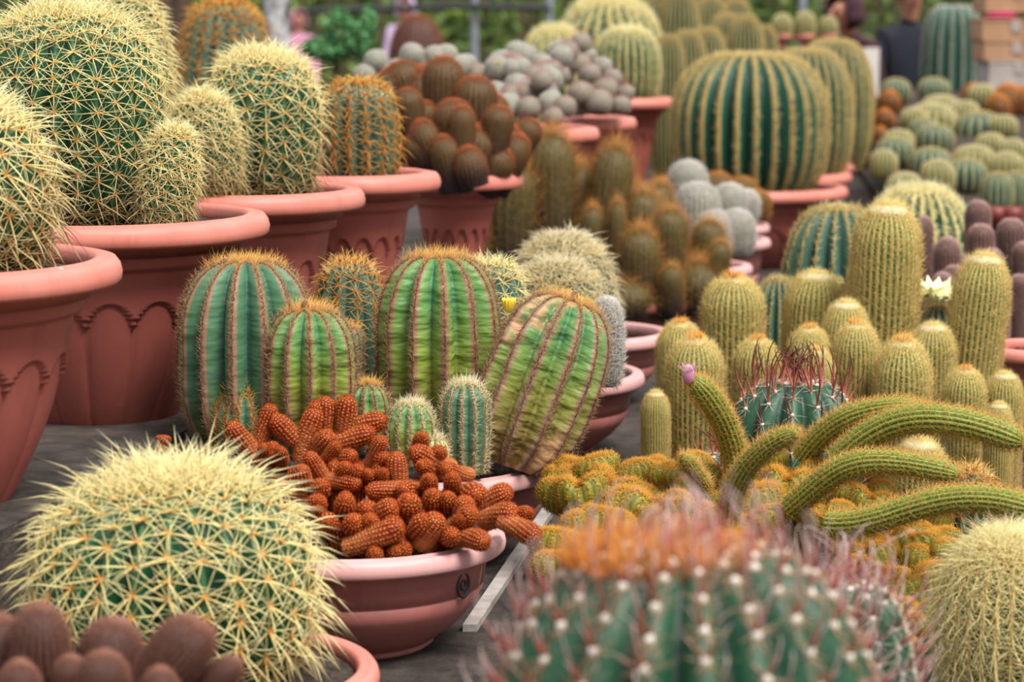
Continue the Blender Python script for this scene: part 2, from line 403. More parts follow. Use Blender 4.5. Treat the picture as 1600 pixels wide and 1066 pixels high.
def tuft(mb, c, R, L, count, wid, m=0, spread=.5, dirn=(0, 0, 1), dome=0.0):
    """upright bristles over a disc: the crown of a cactus"""
    a = rng.uniform(0, 2 * PI, count); r = R * np.sqrt(rng.uniform(0, 1, count))
    P = np.stack((np.cos(a) * r, np.sin(a) * r, -dome * (r / R) ** 2), -1)
    N = np.stack((np.cos(a) * r / R * spread * 1.4, np.sin(a) * r / R * spread * 1.4, np.ones(count)), -1); N /= np.linalg.norm(N, axis=1)[:, None]
    U = np.stack((np.cos(a + 1.5), np.sin(a + 1.5), np.zeros(count)), -1)
    d = np.array(dirn, float); d /= np.linalg.norm(d)
    if abs(d[2]) < .999:                                                       # turn the disc to face d
        v = np.cross((0, 0, 1), d); s_ = np.linalg.norm(v); v /= s_; c_ = d[2]
        rot = lambda X: X * c_ + np.cross(v, X) * s_ + v * (X @ v)[:, None] * (1 - c_)
        P, N, U = rot(P), rot(N), rot(U)
    A = np.concatenate((P + np.array(c), N, U, np.ones((count, 1))), 1)
    spines(mb, A, 1, L, wid, elev=(1.0, 1.57), jitter=3, seg=2, m=m)

def blob(mb, c, rad, m=0, seg=10, rings=6):
    ph = np.linspace(-PI / 2, PI / 2, rings); th = np.arange(seg) * 2 * PI / seg
    rad = np.array(rad) if hasattr(rad, '__len__') else np.array((rad,) * 3)
    V = np.stack((np.cos(ph)[:, None] * np.cos(th), np.cos(ph)[:, None] * np.sin(th), np.sin(ph)[:, None] * np.ones(seg)), -1) * rad + np.array(c)
    mb.add(V.reshape(-1, 3), gridfaces(rings, seg), attrs={'rib': .5, 'hgt': .5, 't': .5}, m=m)

# ------------------------------------------------------------------ setting
T_DROP = 1.04; TZ = CAM_Z - T_DROP           # lower terrace
U_DROP = .785; UZ = CAM_Z - U_DROP           # upper ledge
def struct(name, mb, mat, kind='structure', smooth=False):
    o = link(name, mb.mesh(name, mat, smooth)); o['kind'] = kind; return o
mb = MB(); box(mb, (0, 40, -.05), (120, 120, .1)); struct('floor', mb, M['ground'])
mb = MB(); box(mb, (.6, 9.2, TZ / 2), (6.2, 14.8, TZ), bev=.02); struct('floor_terrace', mb, M['terrace'])
def slab(name, poly, z0, z1, mat):
    n = len(poly); V = [(x, y, z0) for x, y in poly] + [(x, y, z1) for x, y in poly]
    me = bpy.data.meshes.new(name); me.from_pydata(V, [], [tuple(range(n, 2 * n)), tuple(range(n - 1, -1, -1))] + [(i, (i + 1) % n, n + (i + 1) % n, n + i) for i in range(n)])
    me.materials.append(mat); o = link(name, me); o['kind'] = 'structure'; return o
slab('floor_ledge', [(-2.4, 3.2), (-.86, 3.2), (-.575, 4.8), (-.02, 6.6), (.03, 7.5), (.2, 8.2), (.62, 10.6), (.95, 13.5), (.95, 16), (-2.4, 16)], TZ, UZ, M['terrace'])
slab('trim_1', [(-.082, 4.15), (-.058, 4.15), (.14, 5.5), (.115, 5.5)], TZ, TZ + .012, mat_plain('pale_kerb', srgb(150, 142, 138), srgb(176, 168, 164), 20, .9, .4))
# sloping bed far right
slab('floor_bed', [(1.45, 8.6), (3.6, 8.6), (3.6, 15.5), (2.1, 15.5)], TZ, TZ + .04, M['soil'])
def bed_z(d): return CAM_Z - np.interp(d, [8.0, 9.0, 14.5], [1.0, .86, .50])
V = [(1.36, 8.6, bed_z(8.6)), (3.6, 8.6, bed_z(8.6)), (3.6, 9.0, bed_z(9)), (1.44, 9, bed_z(9)), (2.2, 14.5, bed_z(14.5)), (3.6, 14.5, bed_z(14.5)), (1.36, 8.6, TZ), (3.6, 8.6, TZ), (3.6, 14.5, TZ), (2.2, 14.5, TZ), (3.6, 9, TZ), (1.44, 9, TZ)]
me = bpy.data.meshes.new('floor_slope'); me.from_pydata(V, [], [(0, 1, 2, 3), (3, 2, 5, 4), (0, 6, 7, 1), (0, 3, 11, 6), (3, 4, 9, 11), (1, 7, 10, 2), (2, 10, 8, 5), (4, 5, 8, 9)])
me.materials.append(M['soil']); o = link('floor_slope', me); o['kind'] = 'structure'

# ------------------------------------------------------------------ pots
def rim_mesh(R, w=.05, th=.045, mat=None):
    mb = MB(); k = w; t = th
    pr = [(R - k, -t * 1.5), (R - k * .95, -t * .25), (R - k * .85, -.002), (R - k * .7, 0), (R - k * .58, -.0045), (R - k * .42, -.003), (R - k * .2, -t * .1), (R - k * .06, -t * .32), (R, -t * .62), (R - k * .03, -t * .88), (R - k * .12, -t), (R - k * .5, -t * .97), (R - k * .92, -t * .9)]
    lathe(mb, pr, 112, closed=True); return mb.mesh('rim', mat)
def big_body(R, H, mat, flutes=16):
    seg = flutes * 14; zs = -np.concatenate((np.linspace(.03, .075, 3), np.linspace(.08, .096, 5), np.linspace(.105, .13, 3), np.linspace(.135, .20, 34), np.linspace(.21, H - .012, 16), [H - .004, H]))
    def rf(r, z, th):
        d = -z
        u = (th * flutes / (2 * PI)) % 1.0; arch = 1 - np.abs(2 * u - 1)                     # 0 at cusp, 1 mid flute
        edge = .19 - .042 * np.sin(u * PI) ** .8                     # cusps hang down
        collar = R - .055 - .16 * (d - .03) - .013 * np.clip((d - .084) / .008, 0, 1)
        x = np.clip((d - .14) / (H - .14), 0, 1)
        low = (R - .099) * (1 - .36 * x ** 1.7) * (1 + .05 * (np.sqrt(np.clip(1 - (2 * u - 1) ** 2 * .98, 0, 1)) - .6))
        s_ = np.clip((d - edge) / .004, 0, 1)
        return collar * (1 - s_) + low * s_
    mb = MB(); lathe(mb, np.stack((np.ones_like(zs), zs), -1), seg, rfun=rf)
    b = mb.V[0][-seg:]; mb.add(np.concatenate((b, [[0, 0, -H]])), T=[((j + 1) % seg, j, seg) for j in range(seg)])
    return mb.mesh('pot_body', mat)
def bowl_body(R, H, mat):
    mb = MB(); h = H
    pr = [(R - .026, -.02), (R - .03, -.04), (R - .036, -h * .43), (R - .041, -h * .44), (R - .041, -h * .455), (R - .037, -h * .465), (R - .05, -h * .6), (R - .075, -h * .75), (R - .105, -h * .87), (R - .118, -h * .92), (R - .124, -h * .925), (R - .124, -h * .94), (R - .118, -h * .95), (R - .13, -h), (.0, -h)]
    lathe(mb, pr, 96); return mb.mesh('pot_body', mat)
def soil_mesh(R, dip=.0):
    mb = MB(); rr = np.linspace(R, 0, 14); seg = 56; th = np.arange(seg) * 2 * PI / seg
    Z = rng.normal(0, .004, (14, seg)) + (.012 * (1 - (rr / R) ** 2))[:, None]; Z[0] = 0; Z[-1] = Z[-1, 0]
    V = np.stack((rr[:, None] * np.cos(th), rr[:, None] * np.sin(th), Z), -1)
    mb.add(V.reshape(-1, 3), gridfaces(14, seg)); return mb.mesh('soil', M['soil'])
CACHE = {}
def pot(label, x, d, ztop, R, H, kind='big', name='flower_pot', group=None, soil=.03, rimmat=None, rz=0.):
    t = thing(name, label, 'pot', (x, d, ztop - H), (0, 0, rz), group)
    key = (kind, round(R, 3), round(H, 3), rimmat)
    if key not in CACHE:
        if kind == 'big': CACHE[key] = (big_body(R, H, M['pot']), rim_mesh(R, .05, .042, M[rimmat or 'rim']), soil_mesh(R - .058))
        else: CACHE[key] = (bowl_body(R, H, M['bowl']), rim_mesh(R, .034, .03, M[rimmat or 'bowlrim']), soil_mesh(R - .034))
    b, r, s = CACHE[key]
    link('pot_body', b, t, (0, 0, H)); link('rim', r, t, (0, 0, H)); link('soil', s, t, (0, 0, H - soil))
    return t

U_RIM = CAM_Z - .40; L_RIM = CAM_Z - .85
def cx(px, d): return (px - 800) / F * d
pot('large scalloped terracotta pot cut off by the left edge', cx(-150, 4.0), 4.0, U_RIM, .335, .385, rz=.1)
pot('large scalloped pot holding the big golden barrel cactus', cx(150, 4.85), 4.85, U_RIM, .327, .385, rz=.05)
pot('terracotta pot under the yellow-spined barrel, third from the left', cx(380, 5.5), 5.5, U_RIM, .262, .385)
pot('scalloped pot under the bluish short barrel cactus, fourth from left', cx(545, 6.04), 6.04, U_RIM, .218, .385, rz=.12)
pot('scalloped pot almost hidden below the rusty brown cactus clump', cx(712, 6.8), 6.8, U_RIM - .05, .18, .335)
pot('pot under the whitish ball cactus mound', cx(815, 8.2), 8.2, U_RIM, .25, .385)
pot('small pot under the grey cactus clump with red flowers', cx(925, 8.9), 8.9, U_RIM, .155, .385)
pot('distant scalloped pot left of the huge striped barrel', cx(975, 10.7), 10.7, U_RIM, .215, .385)

pot_red = pot('squat pale-rimmed bowl overflowing with red finger cactus', cx(545, 4.07), 4.07, L_RIM, .25, .19, 'bowl', 'bowl_pot')
pot('wide pale-rimmed bowl holding the large green balloon cactus clump', -.235, 4.76, L_RIM, .33, .19, 'bowl', 'bowl_pot', soil=.022)
pot('pink bowl behind the leaning balloon cactus, the nearer of two', cx(1010, 5.86) - .25, 5.86, L_RIM, .25, .19, 'bowl', 'bowl_pot')
pot('pink empty bowl behind the leaning balloon cactus, the farther of two', cx(1052, 6.6) - .226, 6.6, L_RIM, .226, .19, 'bowl', 'bowl_pot', soil=.06)
pot('orange-rimmed bowl under the hairy brown cactus clump', .31, 7.45, L_RIM, .27, .19, 'bowl', 'bowl_pot', rimmat='rim')
pot('bowl with thick pink rim right of the hairy brown clump', cx(1178, 8.0) - .2, 8.0, CAM_Z - .82, .2, .22, 'bowl', 'bowl_pot')
pot('pink-rimmed bowl under the white woolly cactus balls', cx(1206, 8.45) - .2, 8.45, CAM_Z - .78, .2, .26, 'bowl', 'bowl_pot')
pot('pink-rimmed bowl next to the huge striped barrel pot', cx(1204, 8.9) - .19, 8.9, CAM_Z - .77, .19, .27, 'bowl', 'bowl_pot')
pot_front = pot('terracotta bowl under the front golden barrel, mostly below the frame', cx(285, 3.5), 3.5, CAM_Z - .925, .265, .115, 'bowl', 'bowl_pot', rimmat='rim', soil=.02)
pot('bowl below the frame holding the mauve brown stems', cx(150, 2.93), 2.93, CAM_Z - .86, .17, .18, 'bowl', 'bowl_pot')
row = [(1325, 290, 10.1, .38), (1331, 268, 10.85, .33), (1337, 252, 11.5, .3), (1341, 240, 12.1, .28), (1349, 226, 12.7, .28), (1355, 212, 13.3, .27), (1360, 200, 13.9, .26)]
lab = ['wide terracotta pot under the huge striped barrel', 'pot directly behind the huge striped barrel pot', 'third pot in the row leading back from the striped barrel', 'fourth pot in the row leading back from the striped barrel', 'fifth pot in the row leading back from the striped barrel', 'sixth pot in the row leading back from the striped barrel', 'farthest pot in the row leading back from the striped barrel']
ROWP = []
for (px, py, d, R), l in zip(row, lab):
    z = at(px, py, d)[2]; x = cx(px, d) - R; ROWP.append((x, d, z, R))
    pot(l, x, d, z, R, z - TZ, group='row of pots beside the walkway')

# stamp on the red cactus bowl: a small oval maker's mark
mb = MB(); th = np.arange(20) * 2 * PI / 20
for a, b in ((.017, .0215), (.006, .0095)):
    ring = [np.stack((np.cos(th) * a * .8, np.full(20, y), np.sin(th) * a), -1) for y in (0, -.003)] + [np.stack((np.cos(th) * b * .8, np.full(20, y), np.sin(th) * b), -1) for y in (-.003, 0)]
    mb.add(np.concatenate(ring), gridfaces(4, 20))
aa = math.radians(-33)
o = link('stamp', mb.mesh('stamp', M['black']), pot_red, (.2165 * math.cos(aa), .2165 * math.sin(aa), .19 - .065), (-.04, 0, aa + PI / 2)); o['label'] = 'dark oval moulded mark under the rim'

# ------------------------------------------------------------------ golden barrels
def golden(label, px, ytop, d, half, zbase, ribs=26, L=.042, wid=.0011, K=9, spacing=.017, body='gold_body', spine='gold_spine', wool='gold_wool', tilt=(0, 0), e=.84, cr=.5, age=.5, group=None, name='golden_barrel_cactus', crownL=1.0, bend=.18, cent=2, nwool=900, dip=.03, x=None, rz=None, sharp=1.25, depth=.16, seg=2):
    p = at(px, ytop, d); R = S(half, d); H = max(p[2] - zbase, R * .8)
    t = thing(name, label, 'cactus', (p[0] if x is None else x, d, zbase), (tilt[0], tilt[1], rng.uniform(0, 1) if rz is None else rz), group)
    r, z = prof_barrel(R, H, 36, e, dip)
    st = Stem(r, z, ribs, depth, 6, sharp)
    mb = MB(); st.body(mb); link('body', mb.mesh('body', M[body]), t)
    A = st.areoles(spacing, .03, .97)
    mb = MB()
    PH = {6: [.55, -.55, 1.3, -1.3, 2.0, -2.0], 7: [.6, -.6, 1.3, -1.3, 1.9, -1.9, PI], 8: [.45, -.45, 1.05, -1.05, 1.6, -1.6, 2.25, -2.25]}.get(K)
    spines(mb, A, K, L, wid, (.12, .42), bend=bend, jitter=.14, phi=PH, crown=(.62, 1.15, .55), age0=age, seg=seg)
    if cent: spines(mb, A, cent, L * 1.2, wid * 1.3, (.6, 1.1), bend=.1, jitter=.45, phi=[PI, 2.2, 4.1][:cent], crown=(.62, 1.0, .3), age0=age, droop=.18, seg=seg)
    link('spines', mb.mesh('spines', M[spine]), t, kind='stuff')
    if nwool:
        mb = MB(); tuft(mb, (0, 0, H * (1 - dip) - .004), R * cr, L * .7 * crownL, nwool, wid * 1.2, spread=.8, dome=R * cr * cr * .5)
        link('woolly_crown', mb.mesh('woolly_crown', M[wool]), t, kind='stuff')
    return t
SU = U_RIM - .045
golden('big front golden barrel cactus with long cream spines at lower left', 270, 745, 3.5, 222, CAM_Z - .96, 25, .064, .00125, 8, .034, age=.3, cr=.42, nwool=650, crownL=.9, bend=.2, cent=3, depth=.22)
golden('golden barrel cut off by the left edge, in the nearest large pot', -75, 165, 4.0, 150, SU, 22, .07, .0015, 8, .032, age=.6, x=cx(-75, 4.0))
golden('huge golden barrel with dense cream crown at upper left', 105, 18, 4.85, 150, SU, 29, .05, .0011, 8, .033, age=.5, cr=.72, nwool=2600, crownL=.75, e=.72, x=cx(108, 4.85))
golden('golden barrel partly hidden right behind the huge one at upper left', 165, -45, 5.62, 112, SU - .02, 28, .045, .0012, 8, .026, age=.5, x=cx(160, 5.62))
golden('small golden offset at the right foot of the huge golden barrel', 246, 200, 4.72, 44, SU, 18, .034, .0009, 8, .022, age=.5, nwool=250, x=cx(246, 4.72), tilt=(0, .2))
golden('middling golden barrel between the huge one and the third pot', 318, 150, 5.33, 58, SU, 22, .038, .0009, 8, .022, age=.55, nwool=350, x=cx(318, 5.33))
golden('tall golden barrel with shaggy top in the third large pot', 402, 88, 5.55, 92, SU, 19, .055, .0012, 8, .033, age=.55, cr=.6, nwool=900, e=.7, x=cx(402, 5.55), tilt=(0, .06))
golden('blue-green barrel with amber spines at the back, beside the pale trunk', 355, 2, 7.6, 78, UZ, 16, .045, .0014, 7, .032, body='blue_body', spine='amber_spine', wool='amber_spine', age=.3, cr=.6, nwool=400, e=.7, x=cx(355, 7.6), name='barrel_cactus')
golden('blue-green short barrel with a ring of yellow spines in fourth pot', 568, 130, 6.04, 60, SU, 14, .033, .0012, 7, .022, body='blue_body', spine='amber_spine', wool='gold_wool', age=.35, cr=.75, nwool=500, e=.62, x=cx(563, 6.04), name='barrel_cactus', crownL=.8)
golden('spiny grey-green barrel cut off by the lower right corner', 1605, 842, 3.72, 122, TZ, 32, .042, .0007, 10, .016, spine='gold_spine', body='olive_body', age=.0, nwool=700, cr=.6, e=.82, x=cx(1602, 3.72), bend=.12)
# the two balls in the bowl behind the clump, and the dark ones at the back of it
golden('pale lemon-spined ball behind the balloon cactus, the farther of two', 872, 372, 5.95, 84, L_RIM - .04, 24, .04, .0013, 9, .022, age=.0, nwool=600, x=cx(880, 5.95), spine='pale_bristle', wool='gold_wool', name='ball_cactus', cr=.7)
golden('pale lemon-spined ball peeping over the leaning balloon cactus', 862, 412, 5.68, 82, L_RIM - .04, 22, .038, .0013, 9, .022, age=.0, nwool=600, x=cx(868, 5.68), spine='pale_bristle', wool='gold_wool', name='ball_cactus', cr=.7)
golden('dark green barrel with upright yellow spines behind two balloon heads', 545, 408, 4.97, 62, L_RIM - .03, 11, .034, .0009, 6, .02, body='blue_body', spine='amber_spine', wool='gold_wool', nwool=220, e=.75, x=cx(545, 4.97), name='barrel_cactus', age=.0, cr=.6)
golden('dark green yellow-spined barrel between the middle and leaning balloon heads', 768, 408, 4.98, 66, L_RIM - .03, 12, .034, .0009, 6, .02, body='blue_body', spine='gold_spine', wool='gold_wool', nwool=260, e=.75, x=cx(765, 4.98), name='barrel_cactus', age=.0, cr=.7)

# ------------------------------------------------------------------ balloon cactus clump
clump = thing('balloon_cactus', 'clump of large ribbed green balloon cactus heads with tan rib edges', 'cactus', (-.235, 4.76, L_RIM - .03))
CL = np.array(clump.location)
def noto(px, ytop, ybase, d, half, ribs, body, spine='noto_spine', crown='noto_crown', tilt=(0, 0), L=.016, e=.72, bud=0, K=8, sp=.006, ncrown=220, column=False, depth=.3, rz=0., buried=.0):
    top = at(px, ytop, d); base = at(px, ybase, d); R = S(half, d); H = top[2] - base[2] + buried
    b = base - CL; b[2] -= buried
    if column: r, z = prof_column(R, H, 34, 1.0)
    else: r, z = prof_barrel(R, H, 44, e, .02, 1.15)
    st = Stem(r, z, ribs, depth, 10, 1.7, lump=.012)
    mb = MB(); st.body(mb); o = link('head', mb.mesh('head', M[body]), clump, b, (tilt[0], tilt[1], rz))
    A = st.areoles(sp, .03, .97); mb = MB()
    spines(mb, A, K, L, .00055, (.25, 1.1), jitter=.6, age0=.6, seg=1, m=0)
    tuft(mb, (0, 0, H * .975), R * .24, L * 1.5, ncrown // 2, .0006, m=1, spread=1.2, dome=R * .06)
    spines(mb, A[A[:, 9] > .82], 3, L * 1.6, .0006, (.5, 1.3), jitter=.8, seg=1, m=1)
    link('bristles', mb.mesh('bristles', [M[spine], M[crown]]), o, kind='stuff')
    if bud:
        mb = MB(); st2 = Stem(*prof_column(.0075, .022, 10), 8, .15, 2); st2.body(mb)
        k = link('dried_bud', mb.mesh('dried_bud', M['cork']), o, (bud * R, -R * .15, H * .985 - abs(bud) * R * .3))
    return o
noto(388, 405, 705, 4.58, 109, 13, 'noto_body', bud=-.32, rz=.25, ncrown=500, L=.014)
noto(484, 482, 652, 4.5, 74, 12, 'noto_body2', bud=-.08, rz=.1, ncrown=300, buried=.04)
noto(686, 398, 690, 4.74, 98, 12, 'noto_body2', rz=.13, ncrown=420, e=.68, buried=.02)
noto(797, 452, 728, 4.6, 92, 12, 'noto_body3', tilt=(0, math.radians(21.5)), bud=-.05, rz=.3, ncrown=300, e=.7, buried=.0)
noto(728, 598, 722, 4.52, 38, 11, 'noto_body', 'pale_bristle', 'pale_bristle', column=True, L=.013, depth=.2, buried=.02)
noto(643, 630, 700, 4.5, 40, 12, 'noto_body2', 'pale_bristle', 'pale_bristle', L=.012, depth=.2, ncrown=120, buried=.03)
noto(574, 600, 668, 4.52, 36, 11, 'noto_body2', 'noto_spine', 'noto_crown', L=.013, depth=.22, ncrown=160, buried=.04)
noto(378, 612, 690, 4.5, 42, 12, 'noto_body', 'noto_crown', 'noto_crown', L=.018, depth=.22, ncrown=260, buried=.02)
noto(548, 512, 640, 4.72, 20, 9, 'noto_body', column=True, L=.013, depth=.2, ncrown=120, buried=.05)
noto(680, 685, 720, 4.48, 22, 10, 'lemon_body', 'pale_bristle', 'pale_bristle', L=.012, depth=.2, ncrown=90, buried=.02)
noto(455, 640, 700, 4.5, 26, 10, 'noto_body', L=.012, depth=.2, ncrown=90, buried=.02)
# bud between the heads
mb = MB(); th = np.arange(12) * 2 * PI / 12
for i in range(14):
    a = i * 2.4; st = Stem(*prof_barrel(.004, .026, 8, .9), 4, .05, 2); G = st.G.reshape(-1, 3); G[:, 0] += .004 * math.cos(a) + G[:, 2] * .3 * math.cos(a); G[:, 1] += .004 * math.sin(a) + G[:, 2] * .3 * math.sin(a)
    mb.add(G, gridfaces(st.n, st.m))
o = link('flower_bud', mb.mesh('flower_bud', M['petal_y']), clump, at(795, 488, 4.62) - CL); o['label'] = 'small yellow bud between two heads'
# white woolly neighbour at the right of the clump
def woolly(parent, p, R, H, hairs='white_hair', body='grey_body', name='head', n=26, L=.014, K=6, wid=.0006):
    st = Stem(*prof_barrel(R, H, 24, .75), n, .06, 4); mb = MB(); st.body(mb, 0)
    A = st.areoles(R * .16, .03, .99); spines(mb, A, K, L, wid, (.2, .9), seg=1, m=1, jitter=.6)
    return link(name, mb.mesh(name, [M[body], M[hairs]]), parent, p)
t = thing('woolly_cactus', 'white woolly little cactus tucked behind the leaning balloon head', 'cactus', at(948, 580, 4.97))
woolly(t, (0, 0, -.03), S(25, 4.93), .17)

# ------------------------------------------------------------------ red finger cactus
red = thing('finger_cactus', 'red-brown finger cactus clump spilling over a pale bowl', 'cactus', (cx(545, 4.07), 4.07, L_RIM - .03))
RL = np.array(red.location)
FV = []
for v in range(5):
    L_ = 1.0; n = 22; R = .155
    r, z = prof_column(R, L_, n, 1.3, .8, .03)
    b = rng.uniform(-.16, .16); path = [(0, 0, 0), (b * .1, 0, .25), (b * .35, .0, .5), (b * .7, .02, .75), (b * 1.1, .03, 1.0)]
    st = Stem(r, z, 14, .10, 2, 1.0, path=path, twist=.6); mb = MB(); st.body(mb, 0)
    A = st.areoles(.062, .02, .995); spines(mb, A, 8, .062, .0048, (.1, .6), seg=1, m=1, age0=.75, jitter=.3)
    spines(mb, A, 4, .022, .009, (.05, .3), seg=1, m=2)
    FV.append(mb.mesh('finger', [M['red_body'], M['red_spine'], M['gold_dot']]))
def orient(o, a, b, width):
    from mathutils import Vector
    v = Vector(b) - Vector(a); L = v.length
    o.location = a; o.rotation_mode = 'QUATERNION'
    q = v.to_track_quat('Z', 'Y'); from mathutils import Quaternion
    o.rotation_quaternion = q @ Quaternion((0, 0, 1), random.uniform(0, 6.28)); o.scale = (width / .31, width / .31, L)
# finger tips, feet and widths, read off an enlarged view of the clump (its scale is 2.963)
fing = [(100,190,250,345,75),(310,100,250,300,70),(290,200,480,300,80),(470,120,450,320,85),(510,80,520,250,70),(580,70,560,250,80),(670,60,640,260,85),(800,150,640,230,85),(760,220,560,300,80),(570,220,520,330,80),(630,285,540,370,52),(700,335,590,350,65),(420,370,470,510,75),(460,360,560,440,65),(545,460,520,530,80),(700,465,580,450,70),(830,250,770,370,65),(845,310,770,370,70),(890,340,900,480,80),(950,310,1120,380,80),(1000,260,990,330,65),(1095,315,1060,350,70),(1000,415,1080,410,65),(1090,425,1210,420,65),(830,400,780,490,60),(760,490,960,480,70),(920,500,990,500,80),(1060,470,1040,520,70),(1140,470,1150,520,70),(1060,520,1070,620,85),(1140,530,1150,620,75),(1215,540,1180,640,80),(1255,460,1200,520,100),(1370,490,1280,570,85),(1440,580,1310,630,95),(1490,610,1400,640,70),(1550,710,1400,640,90),(1280,610,1160,660,85),(1300,680,1180,710,85),(1075,620,1010,730,95),(960,560,950,650,100),(880,550,780,640,90),(730,540,740,610,85),(635,580,640,640,85),(690,650,695,700,90),(600,640,560,650,85),(880,640,840,660,85),(900,690,690,750,95),(970,640,960,740,95),(650,515,650,560,60),(1140,680,1120,720,80),(770,620,760,700,80),(540,590,480,560,70),(1230,620,1180,690,70),(330,330,300,350,60),(260,290,290,350,60),(1010,640,990,700,80),(560,570,520,600,70),(480,540,500,620,80),(700,400,690,500,70),(640,400,650,470,70),(750,420,770,480,60),(380,310,360,380,60),(300,260,300,360,70)]
def red_d(y): return float(np.interp(y, [615, 700, 870], [4.2, 4.1, 3.86]))
for i, (tx, ty, bx, by, wd) in enumerate(fing):
    k = 2.963; tx, ty, bx, by = 320 + tx / k, 600 + ty / k, 320 + bx / k, 600 + by / k
    db = red_d(max(by, ty)) + .015; dt = red_d((ty + by) / 2) - .035
    if (tx - bx) ** 2 + (ty - by) ** 2 < 35 ** 2: db += .05
    a, b = at(bx, by, db), at(tx, ty, dt)
    a = a - (b - a) * .18
    o = link('finger', FV[i % 5], red); orient(o, a - RL, b - RL, S(wd * 1.12 / k, dt)); 
# filling fingers deeper in the clump
for i in range(75):
    ang = rng.uniform(0, 2 * PI); rad = .2 * math.sqrt(rng.uniform(0, 1)); x, y = rad * math.cos(ang), rad * math.sin(ang)
    zt = .03 + .12 * (1 - (rad / .21) ** 2) * (1 if y > -.05 else .55)
    o = link('finger', FV[i % 5], red); orient(o, (x * .75, y * .75, -.01), (x * 1.08, y * 1.08, max(zt, .03)), .026)
o = link('finger', FV[1], red); orient(o, at(252, 705, 4.14) - RL, at(254, 680, 4.14) - RL, .024)

# ------------------------------------------------------------------ lemon ball columns
LV = []; BALD = {}
for v in range(4):
    asp = (2.6, 4.0, 5.5, 7.5)[v]                                               # height over radius
    r, z = prof_column(1.0, asp, 46, 1.25, .88, .012); st = Stem(r, z, 30, .09, 4, 1.0, twist=.05)
    mb = MB(); st.body(mb); body = mb.mesh('stem', M['lemon_body'])
    A = st.areoles(.125, .02, .985); mb = MB(); spines(mb, A, 7, .27, .0095, (.1, .95), seg=1, age0=.75, jitter=.35, Lvar=.3, crown=(.7, 1.1, .3)); hair = mb.mesh('hairs', M['lemon_hair'])
    mb = MB(); blob(mb, (0, 0, asp - .16), (.5, .5, .22), 0, 20, 8)
    tuft(mb, (0, 0, asp + .02), .2, .34, 90, .02, m=1, spread=.7); tf = mb.mesh('woolly_tip', [M['wool'], M['tuft']])
    mb = MB(); blob(mb, (0, 0, asp - .2), (.62, .62, .28), 0, 20, 8); tuft(mb, (0, 0, asp + .02), .1, .12, 16, .02, m=1); BALD[asp] = mb.mesh('woolly_tip', [M['wool'], M['tuft']])
    LV.append((asp, body, hair, tf))
def lemon(label, px, ytop, half, d, lean=(0, 0), bald=False, group='yellow column cacti in the right bed', zb=None):
    p = at(px, ytop, d); R = S(half, d); zb = TZ if zb is None else zb; H = p[2] - zb
    a = min(LV, key=lambda q: abs(math.log(q[0] / (H / R)))); k = H / a[0]
    x = p[0] - math.tan(lean[1]) * H
    t = thing('column_cactus', label, 'cactus', (x, d, zb), (lean[0], lean[1], 0), group)
    rz = rng.uniform(0, 6)
    for nm, me in (('stem', a[1]), ('hairs', a[2]), ('woolly_tip', a[3])):
        kz = k if nm != 'woolly_tip' else R
        if nm == 'woolly_tip' and bald: me = BALD[a[0]]
        o = link(nm, me, t, (0, 0, 0 if nm != 'woolly_tip' else H - a[0] * R), (0, 0, rz), (R, R, kz))
        if nm == 'hairs': o['kind'] = 'stuff'
    return t
lem = [(1388, 322, 52, 5.55, (0, .02), 'tallest yellow-haired column cactus with a whitish tip'),
 (1540, 400, 43, 5.4, (0, .09), 'tall yellow column leaning right near the right edge'),
 (1146, 436, 47, 5.62, (0, 0), 'thick yellow column with white specks, above the hooked barrel'),
 (1276, 428, 44, 5.66, (0, .06), 'thick column with slanted whitish top, left of the tallest'),
 (1322, 474, 36, 5.4, (0, 0), 'rounded yellow column just left of the foot of the tallest'),
 (1265, 514, 33, 5.32, (0, 0), 'orange-tufted column directly behind the hooked spines'),
 (1338, 508, 37, 5.2, (0, 0), 'orange-tufted column right behind the hooked barrel'),
 (1062, 506, 36, 5.4, (0, -.03), 'slim yellow column at the far left of the group'),
 (1086, 531, 43, 5.08, (0, 0), 'long yellow column behind the arm with a pink bud'),
 (1183, 532, 36, 5.22, (0, 0), 'column with bright orange tip left of the hooked spines'),
 (1275, 548, 30, 5.08, (0, 0), 'orange tip half hidden among the hooked spines'),
 (1412, 535, 44, 5.1, (0, 0), 'plump column with large orange tuft right of hooked barrel'),
 (1458, 509, 36, 5.32, (0, 0), 'white-topped column behind the plump orange-tufted one'),
 (1495, 514, 22, 5.55, (0, .02), 'thin column between the white-topped and the leaning one'),
 (1508, 579, 33, 4.98, (0, 0), 'straight column above the long arching arm'),
 (1570, 585, 29, 5.02, (0, 0), 'column near the right edge below the leaning one'),
 (1561, 632, 22, 4.86, (0, 0), 'short slim column in front of the one near the right edge'),
 (1024, 614, 22, 5.02, (0, -.02), 'short dark column at the left end beside the pink bowls'),
 (1312, 440, 13, 5.9, (0, 0), 'thin green column peeping beside the slanted one'),
 (1347, 395, 22, 5.85, (0, .02), 'pale column mostly hidden behind the left of the tallest'),
 (1437, 690, 44, 4.72, (0, 0), 'short pale-topped column under the arching green arms')]
for px, yt, hf, d, ln, l in lem: lemon(l, px, yt, hf, d, ln, any(k in l for k in ('whitish', 'leaning right', 'white-topped', 'rounded', 'near the right', 'thin', 'short')))

